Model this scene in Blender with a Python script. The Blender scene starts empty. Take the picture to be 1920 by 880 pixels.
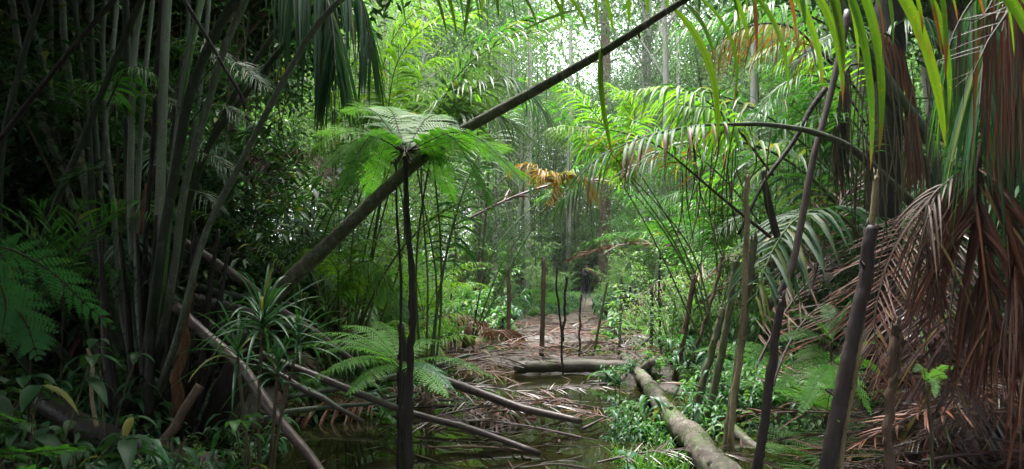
import bpy, math, random
import numpy as np
from mathutils import Vector
random.seed(7)
RNG = np.random.default_rng(7)
scn = bpy.context.scene
C = scn.collection
R = math.radians

# ------------------------------------------------------------------ camera
PITCH = math.atan(60/1280)
CAMZ = 1.5
cam_d = bpy.data.cameras.new('camera'); cam = bpy.data.objects.new('camera', cam_d); C.objects.link(cam)
cam_d.sensor_width = 36; cam_d.lens = 24; cam_d.clip_start = 0.05; cam_d.clip_end = 900
cam.location = (0, 0, CAMZ); cam.rotation_euler = (R(90)+PITCH, 0, 0)
cam_d.dof.use_dof = True; cam_d.dof.focus_distance = 6.5; cam_d.dof.aperture_fstop = 8.0
scn.camera = cam

# ------------------------------------------------------------------ light
SUN_EL, SUN_AZ = 70, -14          # azimuth from +Y (ahead of the camera) towards +X
w = bpy.data.worlds.new('World'); scn.world = w; w.use_nodes = True
nt = w.node_tree; bg = nt.nodes['Background']
sky = nt.nodes.new('ShaderNodeTexSky'); sky.sky_type = 'NISHITA'; sky.sun_disc = False
sky.sun_elevation = R(SUN_EL); sky.sun_rotation = R(SUN_AZ); sky.air_density = 1.0; sky.dust_density = 4.0; sky.ozone_density = 1.0
mixw = nt.nodes.new('ShaderNodeMix'); mixw.data_type = 'RGBA'; mixw.inputs['Factor'].default_value = 0.62
mixw.inputs['B'].default_value = (9.5, 9.9, 10.3, 1)      # high bright overcast over the blue
nt.links.new(sky.outputs[0], mixw.inputs['A']); nt.links.new(mixw.outputs['Result'], bg.inputs[0])
bg.inputs[1].default_value = 0.15
sd = bpy.data.lights.new('sun', 'SUN'); sun = bpy.data.objects.new('sun', sd); C.objects.link(sun)
sd.energy = 3.4; sd.angle = R(22); sd.color = (1, .965, .9)
sv = Vector((math.sin(R(SUN_AZ))*math.cos(R(SUN_EL)), math.cos(R(SUN_AZ))*math.cos(R(SUN_EL)), math.sin(R(SUN_EL))))
sun.rotation_euler = sv.to_track_quat('Z', 'Y').to_euler(); sun.location = (0, 0, 60)
vs = scn.view_settings; vs.view_transform = 'Standard'; vs.look = 'None'; vs.exposure = 2.58; vs.gamma = 1; vs.use_curve_mapping = False
cy = scn.cycles
cy.max_bounces = 6; cy.diffuse_bounces = 3; cy.glossy_bounces = 2; cy.transmission_bounces = 4; cy.transparent_max_bounces = 4
cy.use_denoising = True; cy.caustics_reflective = False; cy.caustics_refractive = False
cy.sample_clamp_indirect = 6; cy.use_adaptive_sampling = True; cy.adaptive_threshold = 0.015

# ------------------------------------------------------------------ pixel helpers
_f = 1280.0; _c, _s = math.cos(PITCH), math.sin(PITCH)
def ray(px, py):
    u = (px-960)/_f; v = (440-py)/_f
    return np.array([u, _c - v*_s, _s + v*_c])
def P(px, py, Y):
    d = ray(px, py); k = Y/d[1]
    return np.array([d[0]*k, Y, CAMZ + d[2]*k])
def G(px, py, z=0.0):
    d = ray(px, py); k = (z-CAMZ)/d[2]
    return np.array([d[0]*k, d[1]*k, z])
def PL(Y0, Y1, *pts):            # pixel polyline with depth going from Y0 to Y1
    n = len(pts)
    L = [0]
    for a, b in zip(pts[:-1], pts[1:]): L.append(L[-1]+math.hypot(b[0]-a[0], b[1]-a[1]))
    return [P(p[0], p[1], Y0+(Y1-Y0)*l/L[-1]) for p, l in zip(pts, L)]

def wr(p3, ws):                  # radii from widths in pixels along a 3D polyline
    return [w_*.5/1280*q[1] for q, w_ in zip(p3, ws)]
def alongr(p3, rs, n):           # radii at n points spaced by arc length
    p3 = np.asarray(p3); L = np.concatenate([[0], np.cumsum(np.linalg.norm(np.diff(p3, axis=0), axis=1))]); return np.interp(np.linspace(0, L[-1], n), L, rs)

# ------------------------------------------------------------------ terrain height
_ang = RNG.uniform(0, 6.28, 24); _fr = RNG.uniform(.5, 2.2, 24); _ph = RNG.uniform(0, 6.28, 24)
def hnoise(x, y, f=1.0):
    r = 0
    for a, q, p in zip(_ang, _fr, _ph): r = r + np.sin((x*np.cos(a)+y*np.sin(a))*q*f+p)
    return r/24
def sstep(a, b, x):
    t = np.clip((x-a)/(b-a), 0, 1); return t*t*(3-2*t)
def path_x(y): return 1.1 + 3.1*sstep(12, 38, y)
def H(x, y):
    x = np.asarray(x, float); y = np.asarray(y, float)
    n = hnoise(x, y, 1.6); n2 = hnoise(x+31, y-17, 4.5)
    h = .10 + .16*n + .13*n2
    pool = np.sqrt(((x+.35)/2.35)**2 + ((y-6.6)/3.7)**2) + .35*n + .3*n2
    lobe = np.sqrt(((x-2.6)/1.3)**2 + ((y-5.6)/1.3)**2) + .3*n
    bank = np.sqrt(((x-.98)/.42)**2 + ((y-5.9)/1.9)**2)
    far = np.sqrt(((x-1.3)/3.8)**2 + ((y-12.6)/1.6)**2) + .5*n2
    dep = np.minimum(np.minimum(pool, lobe), far*1.12)
    h = h - .34*(1-sstep(.75, 1.12, dep)) + .16*(1-sstep(.5, 1.2, bank))
    side = sstep(2.8, 6, np.abs(x-path_x(y)*.3))*(1-sstep(30, 60, y))
    h = h + .22*side
    pth = 1-sstep(.5, 2.2, np.abs(x-path_x(y)))
    h = h*(1-.55*pth*sstep(12, 16, y)) - .12*pth*sstep(26, 38, y)
    h = h + 2.2*sstep(45, 140, y)
    return h
def g(x, y): return float(H(x, y))

# ------------------------------------------------------------------ mesh builder (all quads)
class MB:
    def __init__(s): s.v = []; s.f = []; s.m = []; s.a = []; s.d = []; s.n = 0
    def add(s, V, F, mat=0, var=.5, dry=0.0):
        V = np.asarray(V, np.float32).reshape(-1, 3); F = np.asarray(F, np.int64).reshape(-1, 4)
        s.v.append(V); s.f.append(F+s.n); s.n += len(V)
        s.m.append(np.full(len(F), mat, np.int32) if np.isscalar(mat) else mat)
        s.a.append(np.broadcast_to(np.asarray(var, np.float32), (len(V),)))
        s.d.append(np.broadcast_to(np.asarray(dry, np.float32), (len(V),)))
    def tube(s, pts, rad, sides=8, mat=0, var=.5, dry=0.0, caps=True, rough=0.0):
        p = np.asarray(pts, float); n = len(p)
        r = np.broadcast_to(np.asarray(rad, float), (n,)).copy() if np.ndim(rad) < 1 or len(np.atleast_1d(rad)) == n else np.interp(np.linspace(0, 1, n), np.linspace(0, 1, len(rad)), rad)
        T = np.gradient(p, axis=0); T /= np.linalg.norm(T, axis=1)[:, None]+1e-9
        ref = np.array([0, 0, 1.]) if abs(T[:, 2]).mean() < .8 else np.array([0, 1., 0])
        A = np.cross(T, ref); A /= np.linalg.norm(A, axis=1)[:, None]+1e-9
        B = np.cross(T, A)
        if caps:
            p = np.vstack([p[:1], p, p[-1:]]); A = np.vstack([A[:1], A, A[-1:]]); B = np.vstack([B[:1], B, B[-1:]])
            r = np.concatenate([[r[0]*.05], r, [r[-1]*.05]]); n += 2
        th = np.linspace(0, 2*math.pi, sides, endpoint=False)
        rr = r[:, None]*np.ones((1, sides))
        if rough: rr = rr*(1+rough*RNG.normal(0, 1, (n, sides)))
        V = p[:, None]+rr[..., None]*(np.cos(th)[None, :, None]*A[:, None]+np.sin(th)[None, :, None]*B[:, None])
        i = np.arange(n-1)[:, None]*sides; j = np.arange(sides)[None]; k = (j+1) % sides
        F = np.stack([i+j, i+k, i+sides+k, i+sides+j], -1)
        s.add(V, F, mat, var, dry)
    def rib(s, base, d, side, L, W, droop=0.3, segs=3, prof='lance', fold=0.0, var=.5, dry=0.0, mat=0, curl=None, dryw=.18):
        base = np.asarray(base, float).reshape(-1, 3); N = len(base)
        if N == 0: return
        bc = lambda q: np.broadcast_to(np.asarray(q, float), (N,))
        d = np.broadcast_to(np.asarray(d, float), (N, 3)); d = d/(np.linalg.norm(d, axis=1)[:, None]+1e-9)
        side = np.broadcast_to(np.asarray(side, float), (N, 3))
        L, W, droop, var, dry = map(bc, (L, W, droop, var, dry))
        t = np.linspace(0, 1, segs+1)
        if prof == 'lance': wd = np.interp(t, [0, .12, .35, .7, 1], [.35, .85, 1, .7, .04])
        elif prof == 'strap': wd = np.interp(t, [0, .05, .5, .85, 1], [.7, .95, 1, .7, .05])
        elif prof == 'oval': wd = np.interp(t, [0, .2, .45, .75, 1], [.08, .8, 1, .65, .04])
        else: wd = np.interp(t, [0, 1], [1, .15])
        tt = t[None, :, None]
        g0 = np.array([0, 0, -1.])
        dd = droop[:, None, None]*L[:, None, None]
        sp = base[:, None]+d[:, None]*(L[:, None, None]*(tt-.25*np.minimum(droop, 1.5)[:, None, None]*tt**2*np.abs(1-np.abs(d[:, None, 2:3]))))+g0*dd*tt**2
        if curl is not None: sp = sp+np.asarray(curl, float).reshape(N, 1, 3)*L[:, None, None]*tt**2
        T = d[:, None]*L[:, None, None]+2*g0*dd*tt; T /= np.linalg.norm(T, axis=2)[..., None]+1e-9
        S = side[:, None]-T*np.sum(side[:, None]*T, -1)[..., None]; S /= np.linalg.norm(S, axis=2)[..., None]+1e-9
        hw = (W[:, None]*wd[None]*.5)[..., None]
        if fold:
            Nn = np.cross(S, T)
            Nn = np.where(Nn[..., 2:3] < 0, -Nn, Nn)
            V = np.stack([sp-S*hw+Nn*hw*fold*.9, sp, sp+S*hw+Nn*hw*fold*.9], 2); K = 3
        else:
            V = np.stack([sp-S*hw, sp+S*hw], 2); K = 2
        idx = np.arange(N*(segs+1)*K).reshape(N, segs+1, K)
        F = np.stack([idx[:, :-1, :-1], idx[:, :-1, 1:], idx[:, 1:, 1:], idx[:, 1:, :-1]], -1)
        vv = np.repeat(var, (segs+1)*K)
        dr = np.clip((t[None]-(1-dry[:, None]))/dryw+.0, 0, 1)*(dry[:, None] > 0)
        dr = np.repeat(dr.reshape(-1), K)
        s.add(V, F, mat, vv, dr)
    def build(s, name, mats, parent=None, loc=None, smooth=True):
        V = np.concatenate(s.v); F = np.concatenate(s.f); M = np.concatenate(s.m)
        if parent is not None: off = np.array(parent['_o'])
        else: off = np.array(loc if loc is not None else (0, 0, 0), float)
        V = V-off
        me = bpy.data.meshes.new(name)
        me.vertices.add(len(V)); me.vertices.foreach_set('co', V.astype(np.float32).ravel())
        me.loops.add(F.size); me.loops.foreach_set('vertex_index', F.astype(np.int32).ravel())
        me.polygons.add(len(F)); me.polygons.foreach_set('loop_start', np.arange(0, F.size, 4, dtype=np.int32))
        me.polygons.foreach_set('material_index', M.astype(np.int32))
        me.polygons.foreach_set('use_smooth', np.full(len(F), smooth))
        a = me.attributes.new('var', 'FLOAT', 'POINT'); a.data.foreach_set('value', np.ascontiguousarray(np.concatenate(s.a), np.float32))
        a = me.attributes.new('dry', 'FLOAT', 'POINT'); a.data.foreach_set('value', np.ascontiguousarray(np.concatenate(s.d), np.float32))
        me.update(calc_edges=True)
        for m in (mats if isinstance(mats, (list, tuple)) else [mats]): me.materials.append(m)
        o = bpy.data.objects.new(name, me); C.objects.link(o)
        if parent is not None: o.parent = parent
        else: o.location = off
        return o
def tag(o, label=None, cat=None, group=None, kind=None):
    if label: o['label'] = label
    if cat: o['category'] = cat
    if group: o['group'] = group
    if kind: o['kind'] = kind
    return o
def thing(name, label, cat, loc, group=None):
    o = bpy.data.objects.new(name, None); C.objects.link(o); o.location = [float(q) for q in loc]; o['_o'] = [float(q) for q in loc]
    o.empty_display_size = .1
    return tag(o, label, cat, group)
def dup(root, loc, rz=0, sc=1.0, label=None, group=None, tilt=(0, 0)):
    r = root.copy(); C.objects.link(r); r.location = [float(q) for q in loc]; r.rotation_euler = (tilt[0], tilt[1], rz); r.scale = (sc,)*3
    if label: r['label'] = label
    if group: r['group'] = group
    for ch in root.children:
        c = ch.copy(); C.objects.link(c); c.parent = r
        for g2 in ch.children:
            q = g2.copy(); C.objects.link(q); q.parent = c
    return r
def smoothline(pts, n=24, wob=0.0):
    p = np.asarray(pts, float); m = len(p)
    if m == 2: q = p[0]+(p[1]-p[0])*np.linspace(0, 1, n)[:, None]
    else:
        d = np.concatenate([[0], np.cumsum(np.linalg.norm(np.diff(p, axis=0), axis=1))]); d /= d[-1]
        pp = np.vstack([2*p[0]-p[1], p, 2*p[-1]-p[-2]])
        out = []
        for u in np.linspace(0, 1, n):
            i = min(np.searchsorted(d, u, side='right')-1, m-2); i = max(i, 0)
            t = (u-d[i])/(d[i+1]-d[i]+1e-9)
            a, b, c, e = pp[i], pp[i+1], pp[i+2], pp[i+3]
            out.append(.5*((2*b)+(-a+c)*t+(2*a-5*b+4*c-e)*t*t+(-a+3*b-3*c+e)*t**3))
        q = np.array(out)
    if wob:
        k = max(3, n//4); nz = RNG.normal(0, wob, (k, 3)); nz[0] = 0
        for ax in range(3): q[:, ax] += np.interp(np.linspace(0, 1, n), np.linspace(0, 1, k), nz[:, ax])
    return q
def frame(curve):
    T = np.gradient(curve, axis=0); T /= np.linalg.norm(T, axis=1)[:, None]+1e-9
    S = np.cross(T, [0, 0, 1.]); nr = np.linalg.norm(S, axis=1)[:, None]
    S = S/np.maximum(nr, 1e-3)
    # keep the side steady where the curve is near vertical
    ref = S[np.argmax(nr)]
    S = np.where(nr < .15, ref, S); S = S/(np.linalg.norm(S, axis=1)[:, None]+1e-9)
    for i in range(1, len(S)):
        if np.dot(S[i], S[i-1]) < 0: S[i:] *= -1
    return T, S, np.cross(S, T)
def arch(L, el0, bend, n=20, az=0.0, o=(0, 0, 0), p=1.3):
    t = np.linspace(0, 1, n); el = R(el0)-R(bend)*t**p
    dx = np.cos(el)*L/(n-1); dz = np.sin(el)*L/(n-1)
    x = np.concatenate([[0], np.cumsum(dx[:-1])]); z = np.concatenate([[0], np.cumsum(dz[:-1])])
    return np.stack([x*math.cos(az), x*math.sin(az), z], 1)+np.asarray(o, float)

def pinnate(mb, curve, n, Lf, W, t0=.2, a0=75, a1=35, droop=.5, segs=4, fold=.4, dry=0.0, drypow=0, lift=15, jit=6, r0=.012, rm=1, lm=0, hang=0.0, miss=0.0, sides=6, rvar=.5, prof='lance', onlyside=None, lt=1.0, dryw=.18):
    """palm frond: rachis tube and leaflets in pairs"""
    cv = np.asarray(curve, float)
    if r0: mb.tube(cv, np.linspace(r0, r0*.25, len(cv)), sides, rm, rvar, caps=False)
    T, S, N = frame(cv)
    t = np.linspace(t0, 1, n)
    for sg in (-1, 1):
        if onlyside and sg != onlyside: continue
        tj = np.clip(t+RNG.normal(0, .25/n, n), 0, 1)
        k = RNG.random(n) >= miss; tj = tj[k]; m = len(tj)
        if m == 0: continue
        u = tj*(len(cv)-1)
        it = lambda A: np.stack([np.interp(u, np.arange(len(cv)), A[:, q]) for q in range(3)], 1)
        b, Tt, Ss, Nn = it(cv), it(T), it(S), it(N)
        s = (tj-t0)/(1-t0+1e-9)
        a = np.radians(a0+(a1-a0)*s**lt+RNG.normal(0, jit, m)); l = np.radians(lift+RNG.normal(0, jit, m))
        d = Tt*np.cos(a)[:, None]+sg*Ss*(np.sin(a)*np.cos(l))[:, None]+Nn*(np.sin(a)*np.sin(l))[:, None]
        if hang: d = d*(1-hang)+np.array([0, 0, -1.])*hang; d /= np.linalg.norm(d, axis=1)[:, None]
        sv = Tt-d*np.sum(Tt*d, 1)[:, None]; sv += RNG.normal(0, .12, (m, 3))
        env = np.interp(s, [0, .12, .35, .7, 1], [.55, .85, 1, .8, .35])
        LL = Lf*env*RNG.uniform(.86, 1.06, m); WW = W*np.interp(s, [0, .3, .8, 1], [.8, 1, .8, .5])*RNG.uniform(.8, 1.1, m)
        dd = dry if np.isscalar(dry) else np.interp(s, np.linspace(0, 1, len(dry)), dry)
        dd = np.clip(dd*RNG.uniform(.4, 1.5, m), 0, 1.3) if np.any(np.asarray(dry) > 0) else 0
        mb.rib(b, d, sv, LL, WW, np.clip(droop*RNG.uniform(.7, 1.35, m), 0, 3), segs, prof, fold, RNG.random(m), dd, lm, dryw=dryw)
def fern(mb, curve, n=22, Lp=.3, m=14, pl=.045, pw=.014, t0=.15, droop=.15, segs=2, r0=.006, lm=0, rm=1, a=70, lift=5, fold=0, tri=.5, roll=0):
    """bipinnate fern frond"""
    cv = np.asarray(curve, float)
    if r0: mb.tube(cv, np.linspace(r0, r0*.2, len(cv)), 5, rm, .5, caps=False)
    T, S, N = frame(cv)
    sp_g = np.linalg.norm(np.diff(cv, axis=0), axis=1).sum()*(1-t0)/n
    pl = min(pl, .92*sp_g); pw = pl*.5; m = int(np.clip(Lp*.8/(pl*.5), 6, 22))
    if roll: S, N = S*math.cos(R(roll))+N*math.sin(R(roll)), N*math.cos(R(roll))-S*math.sin(R(roll))
    t = np.linspace(t0, .99, n); u = t*(len(cv)-1)
    it = lambda A: np.stack([np.interp(u, np.arange(len(cv)), A[:, q]) for q in range(3)], 1)
    b, Tt, Ss, Nn = it(cv), it(T), it(S), it(N)
    s = (t-t0)/(1-t0)
    env = np.interp(s, [0, .15, tri*.8, .75, 1], [.55, .85, 1, .62, .08])
    for sg in (-1, 1):
        aa = np.radians(a-22*s+RNG.normal(0, 3, n)); l = np.radians(lift+RNG.normal(0, 5, n))
        d = Tt*np.cos(aa)[:, None]+sg*Ss*(np.sin(aa)*np.cos(l))[:, None]+Nn*(np.sin(aa)*np.sin(l))[:, None]
        L = Lp*env*RNG.uniform(.92, 1.06, n)
        sd = Tt-d*np.sum(Tt*d, 1)[:, None]; sd /= np.linalg.norm(sd, axis=1)[:, None]
        mb.rib(b, d, sd, L, pw*.3, droop, 3, 'strap', 0, .5, 0, lm)
        q = np.linspace(.04, .97, m)
        pb = b[:, None]+d[:, None]*(L[:, None]*(q-.25*droop*q*q))[..., None]; pb[..., 2] -= (droop*L[:, None])*q**2
        pb = pb.reshape(-1, 3)
        pe = np.interp(q, [0, .2, .6, 1], [.8, 1, .7, .12])
        vv = np.repeat(RNG.random(n), m)*.6+RNG.random(n*m)*.4
        for s2 in (-1, 1):
            dd = (d*.42)[:, None]+s2*sd[:, None]*np.ones((1, m, 1)); dd = dd.reshape(-1, 3)
            LL = (pl*pe[None]*(env[:, None]**.5)*np.ones((n, m))).reshape(-1)*RNG.uniform(.85, 1.1, n*m)
            mb.rib(pb, dd, np.repeat(d, m, 0), LL, pw*np.sqrt(LL/pl), .15, segs, 'lance', fold, vv, 0, lm)

# ------------------------------------------------------------------ materials
def mk(name):
    m = bpy.data.materials.new(name); m.use_nodes = True; nt = m.node_tree; nt.nodes.clear()
    return m, nt, nt.nodes, nt.links
def attr(nt, n):
    a = nt.nodes.new('ShaderNodeAttribute'); a.attribute_name = n; return a
def mixc(nt, fac, a, b, mode='MIX'):
    m = nt.nodes.new('ShaderNodeMix'); m.data_type = 'RGBA'; m.blend_type = mode
    if isinstance(fac, (int, float)): m.inputs['Factor'].default_value = fac
    else: nt.links.new(fac, m.inputs['Factor'])
    for q, k in ((a, 'A'), (b, 'B')):
        if isinstance(q, tuple): m.inputs[k].default_value = (*q, 1)
        else: nt.links.new(q, m.inputs[k])
    return m.outputs['Result']
def math_(nt, op, a, b):
    m = nt.nodes.new('ShaderNodeMath'); m.operation = op; m.use_clamp = True
    for i, q in enumerate((a, b)):
        if isinstance(q, (int, float)): m.inputs[i].default_value = q
        else: nt.links.new(q, m.inputs[i])
    return m.outputs[0]
def ramp(nt, fac, a, b):
    r = nt.nodes.new('ShaderNodeMapRange'); r.inputs['From Min'].default_value = a; r.inputs['From Max'].default_value = b
    nt.links.new(fac, r.inputs['Value']); return r.outputs[0]
def noise(nt, scale, detail=3, vec=None, rough=.6):
    n = nt.nodes.new('ShaderNodeTexNoise'); n.inputs['Scale'].default_value = scale; n.inputs['Detail'].default_value = detail; n.inputs['Roughness'].default_value = rough
    if vec is not None: nt.links.new(vec, n.inputs['Vector'])
    return n
def leafmat(name, c1, c2, dryc=(.12, .055, .03), trans=.38, tc=None, rough=.5, spec=.27, spot=0.0, spotc=(.35, .28, .03)):
    m, nt, N, L = mk(name)
    oi = N.new('ShaderNodeObjectInfo'); va = attr(nt, 'var').outputs['Fac']; dr = attr(nt, 'dry').outputs['Fac']
    f = math_(nt, 'ADD', math_(nt, 'MULTIPLY', va, .62), math_(nt, 'MULTIPLY', oi.outputs['Random'], .38))
    c = mixc(nt, f, c1, c2)
    geo = N.new('ShaderNodeNewGeometry')
    if spot:
        ns = noise(nt, 60, 5, geo.outputs['Position'], .75); c = mixc(nt, math_(nt, 'MULTIPLY', ramp(nt, ns.outputs['Fac'], .58, .68), spot), c, spotc)
    yl = mixc(nt, math_(nt, 'MULTIPLY', ramp(nt, va, .93, 1.0), .7), c, (.2, .17, .03))
    c = mixc(nt, dr, yl, dryc)
    b = N.new('ShaderNodeBsdfPrincipled'); b.inputs['Roughness'].default_value = rough; b.inputs['Specular IOR Level'].default_value = spec
    L.new(c, b.inputs['Base Color'])
    t = N.new('ShaderNodeBsdfTranslucent')
    k = tc or (2.1, 2.3, .7)
    mul = N.new('ShaderNodeVectorMath'); mul.operation = 'MULTIPLY'; L.new(c, mul.inputs[0]); mul.inputs[1].default_value = k
    L.new(mul.outputs[0], t.inputs['Color'])
    ms = N.new('ShaderNodeMixShader'); ms.inputs[0].default_value = trans
    L.new(b.outputs[0], ms.inputs[1]); L.new(t.outputs[0], ms.inputs[2])
    o = N.new('ShaderNodeOutputMaterial'); L.new(ms.outputs[0], o.inputs[0]); return m
def barkmat(name, c1, c2, rough=.65, spec=.22, scale=30, stretch=(1, 1, .12), moss=0.0, mossc=(.05, .09, .02), bump=.35, lichen=0.0, ring=0.0, ringax=2, spk=0.0):
    m, nt, N, L = mk(name)
    tc = N.new('ShaderNodeTexCoord'); mp = N.new('ShaderNodeMapping'); mp.inputs['Scale'].default_value = stretch; L.new(tc.outputs['Object'], mp.inputs[0])
    n1 = noise(nt, scale, 5, mp.outputs[0]); n2 = noise(nt, 3.2, 4, tc.outputs['Object']); va = attr(nt, 'var').outputs['Fac']
    f = math_(nt, 'ADD', math_(nt, 'MULTIPLY', ramp(nt, n1.outputs['Fac'], .3, .7), .6), math_(nt, 'MULTIPLY', va, .4))
    c = mixc(nt, f, c1, c2)
    if lichen:
        nl = noise(nt, 14, 5, tc.outputs['Object'], .7); c = mixc(nt, math_(nt, 'MULTIPLY', ramp(nt, nl.outputs['Fac'], .55, .68), lichen), c, (.26, .28, .23))
    if spk:
        nl = noise(nt, 70, 3, tc.outputs['Object'], .6); c = mixc(nt, math_(nt, 'MULTIPLY', ramp(nt, nl.outputs['Fac'], .58, .66), spk), c, (.02, .017, .013))
    if moss: c = mixc(nt, math_(nt, 'MULTIPLY', ramp(nt, n2.outputs['Fac'], .56-.12*moss, .66-.08*moss), min(moss*1.4, 1)), c, mossc)
    b = N.new('ShaderNodeBsdfPrincipled'); b.inputs['Roughness'].default_value = rough; b.inputs['Specular IOR Level'].default_value = spec
    L.new(c, b.inputs['Base Color'])
    h = n1.outputs['Fac']
    if ring:
        wv = N.new('ShaderNodeTexWave'); wv.bands_direction = 'Z'; wv.inputs['Scale'].default_value = ring; wv.inputs['Distortion'].default_value = 4; L.new(tc.outputs['Object'], wv.inputs[0])
        h = math_(nt, 'ADD', math_(nt, 'MULTIPLY', h, .5), math_(nt, 'MULTIPLY', wv.outputs['Fac'], .5))
    bp = N.new('ShaderNodeBump'); bp.inputs['Strength'].default_value = bump; bp.inputs['Distance'].default_value = .02; L.new(h, bp.inputs['Height']); L.new(bp.outputs[0], b.inputs['Normal'])
    o = N.new('ShaderNodeOutputMaterial'); L.new(b.outputs[0], o.inputs[0]); return m
def plainmat(name, col, rough=.7, spec=.3):
    m, nt, N, L = mk(name); b = N.new('ShaderNodeBsdfPrincipled'); ns = noise(nt, 18, 3)
    L.new(mixc(nt, ns.outputs['Fac'], tuple(c*.75 for c in col), tuple(c*1.25 for c in col)), b.inputs['Base Color']); b.inputs['Roughness'].default_value = rough; b.inputs['Specular IOR Level'].default_value = spec
    o = N.new('ShaderNodeOutputMaterial'); L.new(b.outputs[0], o.inputs[0]); return m

M = {}
M['palm'] = leafmat('palm_green', (.022, .085, .02), (.05, .16, .03))
M['palm_lime'] = leafmat('palm_lime', (.06, .165, .018), (.12, .22, .025), trans=.45)
M['palm_yellow'] = leafmat('palm_yellow', (.1, .11, .02), (.22, .11, .02), dryc=(.12, .05, .02), trans=.4, tc=(1.6, 1.5, .6))
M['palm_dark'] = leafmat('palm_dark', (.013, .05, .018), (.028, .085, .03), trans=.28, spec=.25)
M['palm_grey'] = leafmat('palm_grey', (.05, .1, .06), (.1, .17, .1), trans=.3, rough=.38)
M['hero'] = leafmat('giant_leaflet', (.035, .115, .015), (.1, .19, .02), trans=.5, tc=(2.1, 1.9, .6), spot=.35)
M['fern'] = leafmat('fern_green', (.055, .18, .028), (.095, .24, .04), trans=.42, rough=.5)
M['fern_blue'] = leafmat('fern_blue', (.024, .1, .04), (.04, .14, .055), trans=.2, rough=.45)
M['fern_pale'] = leafmat('fern_pale', (.07, .17, .06), (.11, .22, .08), trans=.38, rough=.5)
M['shrub'] = leafmat('shrub_green', (.03, .11, .025), (.075, .19, .045), trans=.36, rough=.45, spec=.3)
M['shrub_pale'] = leafmat('shrub_pale', (.06, .14, .05), (.13, .23, .09), trans=.36, rough=.5, spec=.3)
M['shrub_dark'] = leafmat('shrub_dark', (.012, .045, .016), (.028, .08, .026), trans=.2, spec=.25, rough=.5)  # darker copy of the shrub green, shade of the thicket put into the colour
M['tree'] = leafmat('tree_leaves', (.042, .095, .042), (.1, .165, .085), trans=.34, tc=(1.7, 1.8, 1.1), rough=.5)
M['strap'] = leafmat('strap_leaf', (.022, .08, .035), (.045, .13, .06), trans=.25, rough=.45, spec=.3)
M['moss'] = leafmat('moss_green', (.035, .075, .014), (.08, .13, .025), trans=.2, rough=.8, spec=.1)
M['grass'] = leafmat('sedge_green', (.045, .14, .03), (.09, .2, .05), trans=.3, rough=.45)
M['dead'] = leafmat('dead_leaf', (.024, .012, .01), (.18, .066, .038), dryc=(.03, .016, .014), trans=.12, tc=(1.3, 1, .8), rough=.5, spec=.3)
M['dead_tan'] = leafmat('dead_tan', (.028, .017, .012), (.08, .046, .033), dryc=(.07, .035, .02), trans=.15, tc=(1.3, 1, .8), rough=.55, spec=.25)
M['dead_dark'] = leafmat('dead_dark', (.025, .015, .016), (.075, .036, .036), trans=.06, tc=(1.2, 1, .8), rough=.32, spec=.5)
M['stalk_pale'] = barkmat('stalk_pale', (.1, .12, .09), (.21, .24, .185), lichen=.5, spk=.5, scale=22, bump=.2)
M['stalk_grey'] = barkmat('stalk_grey', (.045, .055, .04), (.11, .13, .09), lichen=.5, spk=.5, bump=.2)
M['stalk_dark'] = barkmat('stalk_dark', (.014, .022, .012), (.038, .052, .03), lichen=.1, bump=.2)
M['stalk_green'] = barkmat('stalk_green', (.05, .12, .03), (.09, .18, .05), bump=.15, spk=.4)
M['stalk_purple'] = barkmat('stalk_purple', (.035, .024, .024), (.1, .07, .068), rough=.45, spec=.4, bump=.25, spk=.3)
M['diag'] = barkmat('leaning_stalk', (.018, .022, .012), (.12, .13, .075), lichen=.4, moss=.5, mossc=(.03, .06, .012), bump=.7, spk=.9)
M['black'] = barkmat('wet_black_bark', (.008, .007, .006), (.028, .022, .018), rough=.55, bump=.6)
M['brown'] = barkmat('brown_bark', (.05, .032, .022), (.13, .085, .06), rough=.65, bump=.5, lichen=.2)
M['orange'] = barkmat('split_wood', (.04, .018, .01), (.17, .08, .04), rough=.7, scale=55, bump=.8, spk=.8)
M['tan'] = barkmat('tan_bark', (.13, .1, .06), (.26, .21, .13), rough=.65, bump=.4, moss=.3, spk=.6)
M['palebark'] = barkmat('pale_trunk', (.2, .18, .15), (.42, .4, .35), lichen=.4, bump=.3)
M['stake'] = barkmat('stake_green_grey', (.06, .065, .035), (.14, .14, .085), moss=.4, bump=.35, spk=.5)
M['darkstake'] = barkmat('stake_dark', (.018, .014, .014), (.055, .042, .042), bump=.4, rough=.6)
M['log'] = barkmat('mossy_log_bark', (.045, .036, .03), (.15, .13, .11), stretch=(1, 1, 1), scale=9, moss=.5, mossc=(.04, .085, .015), bump=1.0, rough=.7, lichen=.8, spk=.9)
M['log2'] = barkmat('grey_log_bark', (.05, .04, .034), (.13, .11, .095), stretch=(.2, 1, 1), scale=12, moss=.3, bump=.5, spk=.6)
M['rachis'] = barkmat('rachis_green', (.04, .07, .02), (.08, .12, .04), bump=.1)
M['rachis_d'] = barkmat('rachis_dark', (.02, .015, .01), (.05, .035, .025), bump=.1)
M['stem'] = barkmat('thin_stem', (.04, .035, .02), (.1, .085, .05), bump=.2)
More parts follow.
